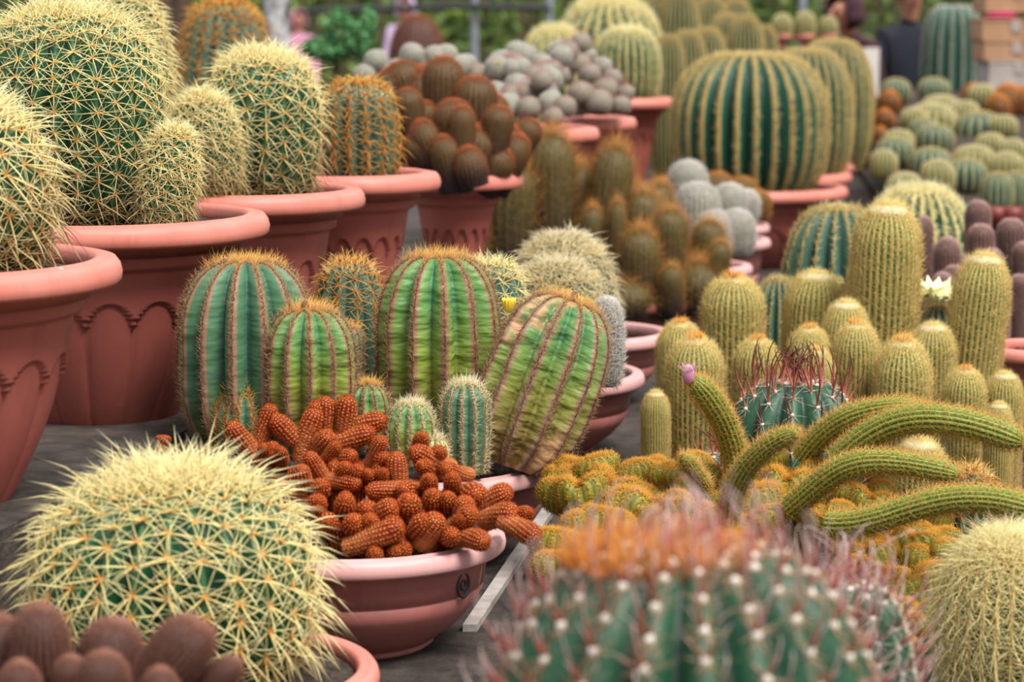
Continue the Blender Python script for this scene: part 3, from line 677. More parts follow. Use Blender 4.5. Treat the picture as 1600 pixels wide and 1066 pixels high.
# ------------------------------------------------------------------ hooked barrels
def hooked(label, px, ytop, d, half, zb, ribs=13, L=.05, name='hooked_barrel_cactus', red=False, big=1.0, sp=.036, dense=1, radial='hook_radial', hw=.0030):
    p = at(px, ytop, d); R = S(half, d); H = p[2] - zb
    t = thing(name, label, 'cactus', (p[0], d, zb), (0, 0, .2))
    r, z = prof_barrel(R, H, 40, .78, .03); st = Stem(r, z, ribs, .2, 8, 1.7, lump=.01)
    mb = MB(); st.body(mb); link('body', mb.mesh('body', M['hook_body']), t)
    A = st.areoles(sp, .05, .97); mb = MB()
    for a in A: blob(mb, a[:3] + a[3:6] * .001, .0042 * big, 0, 7, 5)
    link('areoles', mb.mesh('areoles', M['areole']), t, kind='stuff')
    mb = MB(); spines(mb, A, 1, L, hw * big, (.75, 1.1), hook=-.3, phi=[0.0], jitter=.35, seg=7, crown=(.7, 1.25, .2), flatw=.8, sides=4)
    if red: spines(mb, A, 2, L * .7, .0012 * big, (.6, 1.0), bend=.1, phi=[.8, 5.4], jitter=.25, seg=3)
    link('hooked_spines', mb.mesh('hooked_spines', M['hook_red' if red else 'hook_spine']), t, kind='stuff')
    mb = MB(); spines(mb, A, 8 * dense, L * .5, .0006 * big, (.12, .45), seg=2, jitter=.2, bend=.05)
    link('radial_spines', mb.mesh('radial_spines', M[radial]), t, kind='stuff')
    return t, R, H, st
t, R, H, st = hooked('dark green barrel with long dark hooked spines behind the arching arms', 1243, 592, 4.83, 110, TZ, 13, .058)
mb = MB(); A = st.areoles(.03, .74, .97); spines(mb, A, 1, .08, .0027, (.9, 1.3), hook=-.3, phi=[0.], seg=7, jitter=.4, Lvar=.15, sides=4)
link('crown_hooks', mb.mesh('crown_hooks', M['hook_spine']), t, kind='stuff')
hooked('small hooked barrel half hidden at the left foot of the bigger one', 1124, 705, 4.66, 40, TZ, 11, .05)
t, R, H, st = hooked('large out-of-focus green barrel with reddish hooks filling the foreground', 1078, 842, 2.4, 322, TZ, 18, .055, red=True, big=1.3, sp=.033, radial='tan_radial', hw=.002, dense=2)
mb = MB(); tuft(mb, (-.035, .0, H * .955), R * .42, .036, 900, .0011, spread=.5)
link('fuzzy_crown', mb.mesh('fuzzy_crown', M['fuzz']), t, kind='stuff')
hooked('reddish-hooked green barrel just right of the foreground one', 1330, 905, 3.0, 108, TZ, 13, .06, red=True, sp=.028, hw=.0024)

# ------------------------------------------------------------------ crested cactus with snake arms
crest = thing('crested_cactus', 'golden green crested cactus mound with curly lobes and long arching arms', 'cactus', (cx(1180, 4.3), 4.3, TZ))
CR = np.array(crest.location)
CV = []
for v in range(6):
    w_, h_, th_ = (.62, .55, .42, .75, .5, .6)[v], 1.0, .34
    cleft = (.3, 0, .0, .25, .12, .0)[v]
    n, m = 22, 64
    ph = np.linspace(-1.2, PI / 2, n)[:, None]; tt = (np.arange(m) * 2 * PI / m)[None]
    cw = np.cos(ph) ** .8
    X = w_ * cw * np.cos(tt) * (1 + .25 * np.sin(ph)); Y = th_ * cw * np.sin(tt); Z = np.sin(ph) * .5 + .5 + 0 * tt
    Z = Z - cleft * np.exp(-(X / .16) ** 2) * np.clip(Z - .2, 0, 1)
    c_ = (.5, -.4, .8, .3, -.7, .2)[v]; Y = Y + c_ * X ** 2
    rid = .5 + .5 * np.cos(tt * 16 + ph * 0)
    k_ = 1 + .05 * (rid - .5)
    st = Stem.__new__(Stem); st.G = np.stack((X * k_, Y * k_, Z), -1); st.n, st.m = n, m; st.ribs, st.cpr = 16, 4
    st.ridge = rid * np.ones((n, 1)); st.h = np.repeat((Z.mean(1) / Z.max())[:, None], m, 1)
    mb = MB(); st.body(mb, 0)
    A = st.areoles(.095, .05, .99); spines(mb, A, 6, .12, .0085, (.25, .9), seg=1, m=1, jitter=.4)
    a2 = A[A[:, 9] > .75]; spines(mb, a2, 6, .14, .008, (.5, 1.3), seg=1, m=1, jitter=.8)
    CV.append(mb.mesh('crest_lobe', [M['crest_body'], M['crest_spine']]))
def lobe(px, py, d, half, hgt, v=None, rz=None, tx=None):
    p = at(px, py, d); R = S(half * 1.3, d); h = S(hgt * 1.1, d)
    o = link('crest_lobe', CV[rng.integers(0, 6) if v is None else v], crest, p - CR - np.array((0, 0, h * .75)), (rng.uniform(.0, .5) if tx is None else tx, rng.uniform(-.35, .35), rng.uniform(-.7, .7) if rz is None else rz), (R / .6, R / .6, h))
    return o
def crest_d(px, y): return float(np.interp(y, [700, 820, 990], [4.56, 4.32, 3.98]))
hand = [(915,745,34,62,0),(952,738,40,66,0),(975,765,36,60,1),(905,800,26,55,2),(925,790,28,60,4),(1000,720,26,44,1),(1040,722,24,40,4),(1005,772,42,62,3),(962,800,26,50,2),(1055,770,26,52,2),(1067,785,30,60,5),(1028,800,32,56,0),(1090,745,24,50,1),(1095,790,26,60,2),(868,830,34,56,5),(905,840,26,50,2),(868,862,32,54,4),(960,840,28,50,1),(1230,735,34,70,0),(1258,722,26,62,1),(1190,760,34,76,5),(1185,800,40,50,3),(1260,790,28,36,4),(1205,700,20,40,1),(1138,735,24,46,1),(1115,730,24,40,0),(1065,725,24,40,5),(1085,708,20,36,1),(940,712,28,44,5),(1320,755,26,42,1),(1352,765,30,52,0),(1385,755,24,52,2),(1305,785,22,40,1),(1275,800,26,40,3),(1335,835,24,42,4),(1362,850,26,60,3),(1390,845,24,50,2),(1430,830,30,46,0),(1465,825,30,46,4),(1475,845,26,40,1),(1425,855,26,46,2),(1450,880,28,42,1),(1410,905,32,46,5),(1440,900,32,46,4),(1460,915,30,42,3),(1390,930,28,44,0),(1420,960,28,44,1),(1370,890,24,52,2),(1350,875,22,50,5),(1320,870,26,50,1),(1400,990,28,44,2),(1445,940,26,40,0),(1485,880,24,42,1),(1470,960,24,44,4),(1010,845,26,50,3),(1110,845,26,50,1),(1160,835,26,50,2)]
for px, py, hf, hg, v in hand: lobe(px, py + hg * .2, crest_d(px, py) - .03, hf, hg, v, tx=.15)
for i in range(95):
    px = rng.uniform(860, 1490); y0 = 715 if px < 1300 else 770; py = rng.uniform(y0 + 12, 960)
    if px < 1000 and py > 900 - (px - 860) * .2: continue
    lobe(px, py, crest_d(px, py) + .04, rng.uniform(20, 34), rng.uniform(40, 60))
def arm(pts, wid, body='snake_body', ribs=16, sp=.011, L=.0145, taper=.75, bud=None):
    P = np.array([at(x, y, d) for x, y, d in pts]) - CR
    q = np.linspace(0, 1, 40); k = np.linspace(0, 1, len(P))
    # smooth the way through the points
    co = [np.polyfit(k, P[:, c], min(3, len(P) - 1)) for c in range(3)]
    C = np.stack([np.polyval(c, q) for c in co], -1)
    Ln = np.linalg.norm(np.diff(C, axis=0), axis=1).sum(); R = S(wid, pts[0][2])
    r, z = prof_column(R, Ln, 60, 1.6, 1.0); r = r * np.interp(z, [0, Ln * .5, Ln], [1.0, 1.0, taper])
    st = Stem(r, z, ribs, .13, 4, 1.1, path=C); mb = MB(); st.body(mb); o = link('stem', mb.mesh('stem', M[body]), crest); o['label'] = 'long arching green stem with fine amber spines'
    A = st.areoles(sp, .0, .99); mb = MB(); spines(mb, A, 6, L, .00045, (.3, 1.1), seg=1, jitter=.4, crown=(.9, 1.1, .3))
    link('spines', mb.mesh('spines', M['snake_spine']), o, kind='stuff')
    if bud:
        mb = MB(); blob(mb, (0, 0, 0), (.011, .011, .018), 0, 12, 8); tuft(mb, (0, 0, .005), .01, .016, 80, .0006, m=1)
        k = link('flower_bud', mb.mesh('flower_bud', [M['pinkcloth'], M['pink_hair']]), o, C[-1] + (C[-1] - C[-4]) / np.linalg.norm(C[-1] - C[-4]) * .012); k['label'] = 'fuzzy pinkish bud at the stem tip'
arm([(1152, 745, 4.45), (1142, 690, 4.42), (1120, 640, 4.38), (1082, 592, 4.34)], 20, bud=True, taper=.95)
arm([(1140, 815, 4.18), (1152, 755, 4.14), (1190, 705, 4.1), (1248, 676, 4.06)], 18, taper=.75)
arm([(1255, 715, 4.5), (1300, 668, 4.46), (1360, 642, 4.42), (1442, 636, 4.4)], 19, taper=.7)
arm([(1310, 720, 4.42), (1380, 668, 4.38), (1470, 655, 4.34), (1600, 692, 4.3)], 23, taper=.9)
arm([(1235, 795, 4.3), (1300, 742, 4.25), (1370, 722, 4.21), (1500, 742, 4.17)], 20, taper=.8)
arm([(1295, 820, 4.14), (1390, 805, 4.09), (1490, 780, 4.05), (1625, 800, 4.0)], 21, taper=.95)
arm([(1100, 760, 4.25), (1090, 745, 4.22), (1080, 730, 4.2), (1066, 712, 4.18)], 13, taper=.9)

# ------------------------------------------------------------------ hairy brown clump, rusty clump, mauve stems
def hairmesh(nm, asp, body, hair, L, ribs=20, sp=.14, K=6, wid=.01, bend=0., base=.85, elev=(.2, .8), cap=1.1, age=.7):
    r, z = prof_column(1.0, asp, 30, cap, base); st = Stem(r, z, ribs, .07, 3, 1.0); mb = MB(); st.body(mb, 0)
    A = st.areoles(sp, .02, .985); spines(mb, A, K, L, wid, elev, seg=1, m=1, age0=age, jitter=.5, Lvar=.35, crown=(.7, 1.3, .4))
    return asp, mb.mesh(nm, [M[body], M[hair]])
def cluster(name, label, origin, items, variants, part='stem', group=None):
    """items: x, top y, half width, d, foot y, lean"""
    t = thing(name, label, 'cactus', origin, group=group); O = np.array(origin)
    for it in items:
        px, yt, hf, d, yb = it[:5]; fx = it[5] if len(it) > 5 else px
        a = at(fx, yb, d + .01); b = at(px, yt, d); R = S(hf, d); L = np.linalg.norm(b - a)
        v = min(variants, key=lambda q: abs(math.log(q[0] / (L / R))))
        from mathutils import Vector, Quaternion
        o = link(part, v[1], t, a - O); o.rotation_mode = 'QUATERNION'
        o.rotation_quaternion = Vector(b - a).to_track_quat('Z', 'Y') @ Quaternion((0, 0, 1), random.uniform(0, 6)); o.scale = (R, R, L / v[0])
    return t
HB = [hairmesh('stem', a, 'brown_body', 'brown_hair', .6, sp=.2, K=5, wid=.0085, elev=(.35, .9)) for a in (2.2, 3.6, 5.5)]
items = [(795,258,44,7.4,460),(862,212,35,7.45,460),(905,260,26,7.5,460),(962,232,32,7.45,470,935),(745,347,25,7.35,470),(925,326,17,7.3,470),(964,318,14,7.28,470),(1003,302,32,7.45,470),(1046,330,28,7.35,480),(1000,362,31,7.25,485),(1111,348,26,7.4,480,1090),(1127,380,18,7.3,480,1110),(1092,412,38,7.3,490),(1048,418,18,7.2,490),(985,288,24,7.6,460),(1030,290,24,7.62,460),(868,345,30,7.5,470),(960,390,30,7.3,485),(1035,445,34,7.25,495),(830,340,40,7.5,470),(900,350,40,7.5,480),(1070,390,30,7.45,480),(980,440,40,7.22,495)]
cluster('hairy_cactus', 'clump of hairy brown column stems with orange bristles in mid scene', (.31, 7.45, L_RIM - .03), items, HB)
RB = [hairmesh('stem', a, 'rust_body', 'rust_hair', .2, sp=.13, K=5, wid=.011, elev=(.3, 1.0), ribs=24, cap=1.0) for a in (1.8, 3.0, 5.0)]
items = [(693,92,32,6.85,260),(742,122,33,6.8,270,745),(634,140,24,6.75,250,650),(655,192,25,6.62,280,690),(706,158,31,6.65,300,720),(722,168,20,6.6,300),(783,168,24,6.7,280,760),(730,233,26,6.55,290,740),(662,160,24,6.8,270),(765,196,34,6.72,290,745),(800,200,30,6.8,300,765),(620,100,30,7.0,230,670),(655,110,40,7.0,240,690),(690,140,30,6.9,250),(745,200,36,6.7,290,735),(600,112,30,7.0,220,660),(775,150,24,6.85,260,755),(815,215,26,6.75,300,770),(790,235,26,6.7,300,750),(835,190,22,6.85,280,780),(690,215,24,6.58,300,710),(640,215,22,6.62,270,680)]
cluster('ball_cactus', 'clump of rusty brown ball stems with orange tips in the fifth pot', (cx(735, 6.8), 6.8, U_RIM - .04), items, RB)
MV = [hairmesh('stem', a, 'mauve_body', 'mauve_hair', .2, sp=.1, K=7, wid=.011, elev=(.7, 1.5), ribs=26, cap=1.3) for a in (2.5, 4.0)]
items = [(60,952,46,2.85,1140,70),(-5,968,42,2.88,1140,10),(182,975,50,2.88,1140,150),(300,972,38,2.84,1120,200),(320,985,42,2.84,1130,190),(165,1024,40,2.78,1150,150),(370,1035,26,2.85,1120,280),(110,1030,30,2.82,1140),(250,1050,34,2.8,1140),(30,1040,36,2.78,1140)]
cluster('finger_cactus', 'blurred mauve-brown finger stems at the lower left corner', (cx(150, 2.93), 2.93, CAM_Z - .88), items, MV)
# brown columns of the right bed
items = [(1443,339,15,6.9,640),(1528,315,20,7.1,640),(1532,352,21,6.8,640),(1580,343,22,6.9,640),(1480,373,21,6.7,640),(1473,428,19,6.5,640),(1490,416,17,6.6,640),(1592,430,16,6.6,640),(1505,400,16,6.75,640),(1550,390,18,6.7,640),(1600,380,18,6.8,640),(1560,440,18,6.5,640)]
BR = [hairmesh('stem', a, 'mauve_body', 'pink_hair', .2, sp=.12, K=6, wid=.012, ribs=22) for a in (6, 11, 16)]
cluster('finger_cactus', 'group of brownish pink column stems behind the leaning yellow column', at(1520, 640, 6.9) * np.array((1, 1, 0)) + np.array((0, 0, TZ)), items, BR)

# ------------------------------------------------------------------ mounds of small balls
def mound(name, label, origin, items, hairs, bodies='grey_body', L=.01, flowers=None):
    t = thing(name, label, 'cactus', origin); O = np.array(origin); V = []
    for h in hairs:
        st = Stem(*prof_barrel(1.0, 1.7, 18, .85), 20, .08, 3); mb = MB(); st.body(mb, 0); A = st.areoles(.16, .03, .99); spines(mb, A, 7, .2, .014, (.15, .6), seg=1, m=1); V.append(mb.mesh('head', [M[bodies], M[h]]))
    for px, yt, hf, d, k in items:
        R = S(hf, d); p = at(px, yt, d) - O; o = link('head', V[k], t, p - np.array((0, 0, R * 1.7)), (rng.uniform(-.3, .3), rng.uniform(-.3, .3), 0), R)
    if flowers:
        fl = MB()
        for i in range(9):
            a = i * 2 * PI / 9; V_ = np.array([(0, 0, 0), (math.cos(a - .25) * .6, math.sin(a - .25) * .6, .5), (math.cos(a) * 1, math.sin(a) * 1, .8), (math.cos(a + .25) * .6, math.sin(a + .25) * .6, .5)]); fl.add(np.concatenate((V_, V_ - (0, 0, .05))), [(0, 1, 2, 3), (7, 6, 5, 4)])
        for px, py, d, mt, s_ in flowers:
            me = fl.mesh('flower', M[mt]); link('flower', me, t, at(px, py, d) - O, None, s_)
    return t
it = []
for i in range(34):
    px = rng.uniform(765, 888); py = 62 + rng.uniform(0, 105) * (1 - .3 * abs(px - 820) / 70)
    it.append((px, py, rng.uniform(14, 21), 8.45 - (py - 60) / 110 * .5, int(rng.integers(0, 2))))
for px, py in ((590, 78), (605, 98), (640, 68), (665, 82), (680, 72), (625, 92), (655, 100), (575, 100), (700, 70), (712, 86)): it.append((px, py, 19, 8.4, 0))
it += [(880, 150, 18, 7.98, 1), (868, 168, 16, 7.95, 1), (850, 110, 17, 8.1, 1), (730, 85, 18, 8.5, 0), (750, 100, 18, 8.4, 1)]
mound('ball_cactus', 'whitish pink mound of small ball heads with tiny red flowers', (cx(815, 8.2), 8.2, U_RIM - .04), it, ['white_hair', 'pink_hair'], flowers=[(778, 103, 8.0, 'petal_y', .018), (750, 108, 8.1, 'petal_r', .008), (800, 120, 7.95, 'petal_r', .008), (812, 140, 7.9, 'petal_r', .008)])
it = [(908, 52, 17, 8.95, 0), (905, 85, 17, 8.85, 0), (885, 105, 15, 8.85, 0), (925, 100, 17, 8.8, 0), (910, 128, 20, 8.72, 0), (950, 122, 19, 8.75, 0), (976, 132, 14, 8.75, 0), (960, 108, 16, 8.85, 0), (870, 115, 12, 8.85, 1), (940, 90, 15, 8.9, 1), (935, 140, 22, 8.7, 0), (900, 150, 18, 8.75, 0), (970, 150, 16, 8.72, 0), (895, 70, 14, 8.95, 1), (920, 75, 14, 8.95, 1)]
mound('ball_cactus', 'grey-green clump of small heads with red flower tips in small pot', (cx(925, 8.9), 8.9, U_RIM - .04), it, ['pink_hair', 'white_hair'], flowers=[(x, y, 8.72, 'petal_r', .009) for x, y in ((910, 46), (920, 50), (926, 88), (940, 96), (955, 118), (980, 126), (968, 100), (900, 48))])
t = thing('woolly_cactus', 'cluster of white woolly ball cactus heads beside the huge barrel', 'cactus', (cx(1110, 8.45), 8.45, CAM_Z - .81))
for px, yt, hf, d in ((1075, 254, 30, 8.55), (1090, 288, 36, 8.3), (1140, 290, 28, 8.38), (1166, 300, 20, 8.42), (1110, 330, 34, 8.25), (1150, 330, 30, 8.3), (1065, 310, 28, 8.4)):
    p = at(px, yt, d); R = S(hf, d); woolly(t, p - np.array(t.location) - np.array((0, 0, R * 2.3)), R, R * 2.3, L=.016, wid=.0009, K=7)
t = thing('ball_cactus', 'brown-grey low cactus cushion beside the white woolly balls', 'cactus', (cx(1180, 8.9), 8.9, CAM_Z - .80))
for px, yt, hf, d in ((1182, 300, 22, 8.85), (1160, 280, 26, 9.0), (1040, 280, 24, 8.95), (1120, 272, 26, 9.0)):
    p = at(px, yt, d); R = S(hf, d); woolly(t, p - np.array(t.location) - np.array((0, 0, R * 2)), R, R * 2, 'brown_hair', 'brown_body', L=.016, wid=.001)

# ------------------------------------------------------------------ striped barrels
def barrel_set(nm, body, spine, ribs, asp, e=.8, K=5, L=.1, wid=.008, sp=.06, cr=.45, wool='gold_wool', depth=.14, q=1.3, nw=260):
    r, z = prof_barrel(1.0, asp, 30, e, .03); st = Stem(r, z, ribs, depth, 6, q); mb = MB(); st.body(mb); b = mb.mesh('body', M[body])
    mb = MB(); spines(mb, st.areoles(sp, .03, .97), K, L, wid, (.2, .8), seg=1, jitter=.5); s_ = mb.mesh('spines', M[spine])
    mb = MB(); tuft(mb, (0, 0, asp * .965), cr, L * .9, nw, wid * 1.3, spread=1., dome=cr * .2); w_ = mb.mesh('woolly_crown', M[wool])
    return asp, b, s_, w_
def place_barrel(st, label, x, d, zb, R, H, group=None, name='barrel_cactus'):
    asp, b, s_, w_ = st
    t = thing(name, label, 'cactus', (x, d, zb), (0, 0, rng.uniform(0, 3)), group); sc = (R, R, H / asp)
    link('body', b, t, None, None, sc); link('spines', s_, t, None, None, sc, kind='stuff'); link('woolly_crown', w_, t, None, None, sc, kind='stuff')
    return t
BIG = barrel_set('big', 'big_body', 'sand_spine', 26, 1.65, .74, 6, .075, .006, .03)
GOLDF = barrel_set('goldf', 'gold_body', 'gold_spine', 26, 1.6, .8, 7, .13, .008, .05, nw=400)
SMALL = barrel_set('small', 'small_body', 'sand_spine', 15, 1.5, .84, 5, .1, .01, .08, cr=.35, nw=120)
OLIVE = barrel_set('olive', 'olive_body', 'pale_bristle', 18, 1.3, .84, 5, .12, .01, .08, cr=.4, nw=120)
BLUEB = barrel_set('blueb', 'blue_body', 'sand_spine', 18, 1.7, .78, 6, .11, .008, .075, cr=.4, depth=.2)
def by_px(st, label, px, ytop, half, d, zb, group=None, name='barrel_cactus'):
    p = at(px, ytop, d); return place_barrel(st, label, p[0], d, zb, S(half, d), p[2] - zb, group, name)
rowtop = [(1173, 82, 123), (1262, 76, 72), (1303, 62, 62), (1318, 66, 44), (1330, 80, 36), (1340, 110, 26), (1349, 120, 20)]
rl = ['huge round barrel cactus with golden striped ribs', 'large barrel directly behind the huge striped one', 'tall barrel third in the row behind the striped one', 'fourth barrel of the row behind the striped one', 'fifth barrel of the row behind the striped one', 'sixth barrel of the row behind the striped one', 'farthest barrel of the row behind the striped one']
for (px, yt, hf), (x, d, z, R), l in zip(rowtop, ROWP, rl): by_px(BIG, l, px, yt, hf, d, z - .05, 'row of striped barrels')
# right bed barrels
def plinth_pot(label, px, d, R, zt): pot(label, cx(px, d), d, zt, R, zt - TZ, 'bowl', 'bowl_pot', rimmat='rim')
by_px(BLUEB, 'dark blue-green barrel behind the tallest yellow column', 1308, 322, 86, 6.7, TZ, name='barrel_cactus')
by_px(GOLDF, 'golden-crowned barrel right behind the tip of the tallest column', 1437, 292, 88, 7.6, TZ)
by_px(BLUEB, 'small bluish ribbed barrel between two yellow columns', 1216, 434, 46, 6.1, TZ)
t = by_px(SMALL, 'small dark barrel carrying pale yellow flowers', 1466, 476, 44, 5.9, TZ)
fl = MB()
for i in range(9):
    a = i * 2 * PI / 9; V_ = np.array([(0, 0, 0), (math.cos(a - .3) * .6, math.sin(a - .3) * .6, .35), (math.cos(a) * 1, math.sin(a) * 1, .65), (math.cos(a + .3) * .6, math.sin(a + .3) * .6, .35)]); fl.add(np.concatenate((V_, V_ - (0, 0, .06))), [(0, 1, 2, 3), (7, 6, 5, 4)])
fm = fl.mesh('flower', M['petal']); L0 = np.array(t.location)
t.rotation_euler = (0, 0, 0)
for px, py, s_ in ((1436, 462, .036), (1455, 456, .042), (1474, 462, .042), (1488, 470, .034), (1446, 474, .034), (1466, 476, .036)): link('flower', fm, t, at(px, py, 5.86) - L0, (rng.uniform(0, .5), rng.uniform(-.3, .3), rng.uniform(0, 2)), s_)
plinth_pot('terracotta pot rim cut off by the right edge behind yellow columns', 1625, 5.75, .13, at(1600, 538, 5.75)[2])
golden('dark green barrel peeping between the arching arms and corner barrel', 1520, 735, 4.55, 50, TZ, 14, .03, .0009, 7, .024, body='blue_body', spine='amber_spine', wool='gold_wool', nwool=200, age=.0, x=cx(1528, 4.55), name='barrel_cactus')

# barrels at the top centre
top = [(952, -4, 88, 12.6), (868, 42, 60, 12.0), (980, 42, 52, 10.75), (1045, 55, 30, 11.4), (1075, 48, 34, 12.0), (1105, 44, 36, 12.6), (1062, -20, 36, 13.2), (1135, 22, 36, 13.4), (1165, 24, 34, 12.9), (1195, 40, 26, 13.2), (1030, -12, 30, 13.8), (1110, -6, 34, 14.6), (1150, -2, 32, 15.2)]
tl = ['large golden barrel at the top centre, cut by the frame', 'pale golden barrel left of the small red-flowered clump', 'golden striped barrel in the distant scalloped pot', 'narrow barrel right of the one in the distant pot', 'second barrel right of the one in the distant pot', 'third barrel right of the one in the distant pot', 'tall brownish barrel at the top right of the large golden one', 'far barrel above the huge striped one', 'green barrel just above the huge striped one', 'last barrel at the right end of the top group', 'far barrel touching the large golden one at the top', 'far barrel at the top edge behind the group', 'farthest barrel at the top edge of the group']
for (px, yt, hf, d), l in zip(top, tl):
    zb = U_RIM - .04 if d == 10.75 else UZ
    by_px(GOLDF if px < 1000 else BIG, l, px, yt, hf, d, zb, 'golden barrels at the top centre')

# far right bed: many small barrels
fb = [(700,435,85,0),(910,430,92,0),(860,655,95,0),(920,690,112,0),(1165,618,140,0),(900,818,122,0),(1140,808,125,1),(700,760,112,0),(940,888,100,1),(1180,468,85,1),(900,575,150,1),(1320,845,105,1),(1275,955,95,0),(1350,770,85,1),(1100,880,120,0),(950,530,120,1),(720,720,90,1),(640,830,80,1),(760,960,110,1),(1370,950,80,0),(1230,740,90,1),(1080,560,90,1),(800,600,80,1),(1300,640,80,1)]
g = 'small barrels in the far right bed'
adj = ['leftmost of the small barrels at the far bed top', 'second small barrel at the top of the far bed', 'small barrel behind the middle of the far bed', 'dark striped small barrel in the middle of the far bed', 'largest dark green small barrel in the far bed', 'pale-ribbed small barrel low in the far bed', 'olive-ribbed small barrel low right in the far bed', 'dark barrel at the left edge of the far bed', 'olive barrel near the green leafy plant', 'small olive barrel below the big dark column cactus', 'wide flat yellowish barrel at the top of the far bed', 'olive barrel at the right edge of the far bed', 'green barrel right of the leafy plant', 'small olive barrel against the right edge', 'barrel just behind the leafy plant', 'yellowish barrel behind the wide flat one', 'olive barrel between the left-edge dark ones', 'olive barrel low at the left edge of the far bed', 'low olive barrel above the golden-crowned barrel', 'barrel in the lower right corner of the far bed', 'yellow barrel beside the largest dark one', 'yellowish barrel behind the largest dark one', 'yellowish barrel at the upper left of the far bed', 'olive barrel right of the largest dark one']
for (zx, zy, hf, k), l in zip(fb, adj):
    px, yt, hf = 1200 + zx / 3.55, zy / 3.55, hf / 3.55
    d = float(np.interp(yt, [120, 180, 275], [13.8, 12.2, 9.6])); R = S(hf, d); zt = at(px, yt, d)[2]
    place_barrel(OLIVE if k else SMALL, l, cx(px, d), d, min(zt - R * 1.5, bed_z(d)) if d > 9 else bed_z(9), R, max(R * 1.5, zt - bed_z(d)), g)
items = [(1520, 145, 16, 13.6, 200), (1545, 152, 14, 13.6, 200), (1575, 155, 22, 13.2, 210), (1600, 165, 20, 13.2, 215), (1390, 160, 16, 13.3, 210), (1382, 185, 14, 12.6, 220), (1560, 175, 18, 13, 215), (1375, 205, 12, 12, 225)]
HF = [hairmesh('stem', a, 'rust_body', 'fuzz', .3, sp=.2, K=5, wid=.02) for a in (2.0, 4.0)]
for (px, yt, hf, d, yb), l in zip(items, ['orange-brown hairy stem below the cartons, leftmost', 'orange-brown hairy stem below the cartons, second', 'thick orange-brown hairy stem at the right edge', 'orange-brown hairy stem cut by the right edge', 'orange-brown stem left of the wide flat yellowish barrel', 'small orange-brown stem at the left edge of the far bed', 'orange-brown stem above the largest dark barrel', 'tiny orange-brown stem beside the farthest pots']):
    p = at(px, yt, d); zb = bed_z(d); R = S(hf, d); H = max(p[2] - zb, R * 2); v = HF[0] if H / R < 3 else HF[1]
    t = thing('hairy_cactus', l, 'cactus', (p[0], d, zb), group='orange-brown stems in the far bed'); link('stem', v[1], t, None, None, (R, R, H / v[0]))
# leafy plant and little red pots in the far bed
def leaf_stuff(mb, c, rad, n, size, m=0):
    P = rng.normal(0, 1, (n, 3)); P /= np.linalg.norm(P, axis=1)[:, None]; P = P * (rng.uniform(.4, 1, (n, 1)) ** .5) * np.array(rad) + np.array(c)
    A = rng.normal(0, 1, (n, 3)); A /= np.linalg.norm(A, axis=1)[:, None]; B = np.cross(A, rng.normal(0, 1, (n, 3))); B /= np.linalg.norm(B, axis=1)[:, None]
    s_ = size * rng.uniform(.6, 1.3, (n, 1)); C = np.cross(A, B) * s_ * .15
    V = np.stack((P - A * s_, P + B * s_ * .45 + C, P + A * s_, P - B * s_ * .45 + C), 1).reshape(-1, 3)
    mb.add(V, np.arange(n * 4).reshape(-1, 4), m=m)
p = at(1500, 290, 9.3); t = thing('leafy_plant', 'small fresh green leafy plant among the far small barrels', 'plant', (p[0], 9.3, bed_z(9.3)))
mb = MB(); leaf_stuff(mb, (0, 0, .05), (.11, .08, .05), 420, .018); link('foliage', mb.mesh('foliage', M['leaf2'], False), t, kind='stuff')
mb = MB(); lathe(mb, [(.006, 0), (.004, .06), (0, .06)], 8); link('stalk', mb.mesh('stalk', M['leaf']), t)
for px, l in ((1556, 'small red pot at the edge of the far bed, left one'), (1582, 'small red pot at the edge of the far bed, right one')):
    p = at(px, 328, 8.75); zt = p[2]
    t = thing('small_pot', l, 'pot', (p[0], 8.75, bed_z(8.75)), group='small red pots'); mb = MB(); h = max(.05, zt - bed_z(8.75) + .01)
    lathe(mb, [(0, 0), (.022, 0), (.03, h * .75), (.034, h * .76), (.036, h), (.03, h), (.028, h * .8), (0, h * .8)], 24); link('pot_body', mb.mesh('pot_body', M['redpot']), t)

# ------------------------------------------------------------------ behind: posts, fence, people, cartons
def cyl_thing(name, label, cat, x, y, z0, z1, r, mat, cap=None):
    t = thing(name, label, cat, (x, y, z0)); mb = MB(); H = z1 - z0
    pr = [(0, 0), (r, 0), (r * 1.02, H * .3), (r * .97, H * .6), (r, H), (0, H)]
    lathe(mb, pr, 20); link('shaft', mb.mesh('shaft', M[mat]), t)
    if cap: mb = MB(); lathe(mb, [(0, -.01), (r * 1.2, -.01), (r * 1.25, .01), (r * .6, .03), (0, .035)], 20); link('cap', mb.mesh('cap', M[mat]), t, (0, 0, H))
    return t
cyl_thing('wooden_post', 'dark brown wooden post behind the golden barrels, left one', 'post', cx(250, 13), 13, UZ, 2.9, .07, 'wood', 1)
cyl_thing('wooden_post', 'brown wooden post behind the golden barrels, right one', 'post', cx(285, 14), 14, UZ, 2.9, .06, 'wood', 1)
cyl_thing('tree_trunk', 'mottled white and black tree trunk at upper left', 'tree trunk', cx(435, 11), 11, UZ, 3.0, .055, 'bark')
for px, l in ((742, 'grey metal fence pole at the back, left one'), (858, 'grey metal fence pole at the back, right one'), (1250, 'grey metal pole behind the small potted cacti')):
    cyl_thing('fence_pole', l, 'pole', cx(px, 24), 24, 0, 2.6, .033, 'metal', 1)
t = thing('pipe', 'black water pipe running level between the fence poles', 'pipe', (cx(600, 24), 23.93, 1.5))
mb = MB(); x0, x1 = cx(480, 24) - t.location.x, cx(860, 24) - t.location.x; n = 30; th = np.arange(10) * 2 * PI / 10; xs = np.linspace(x0, x1, n)
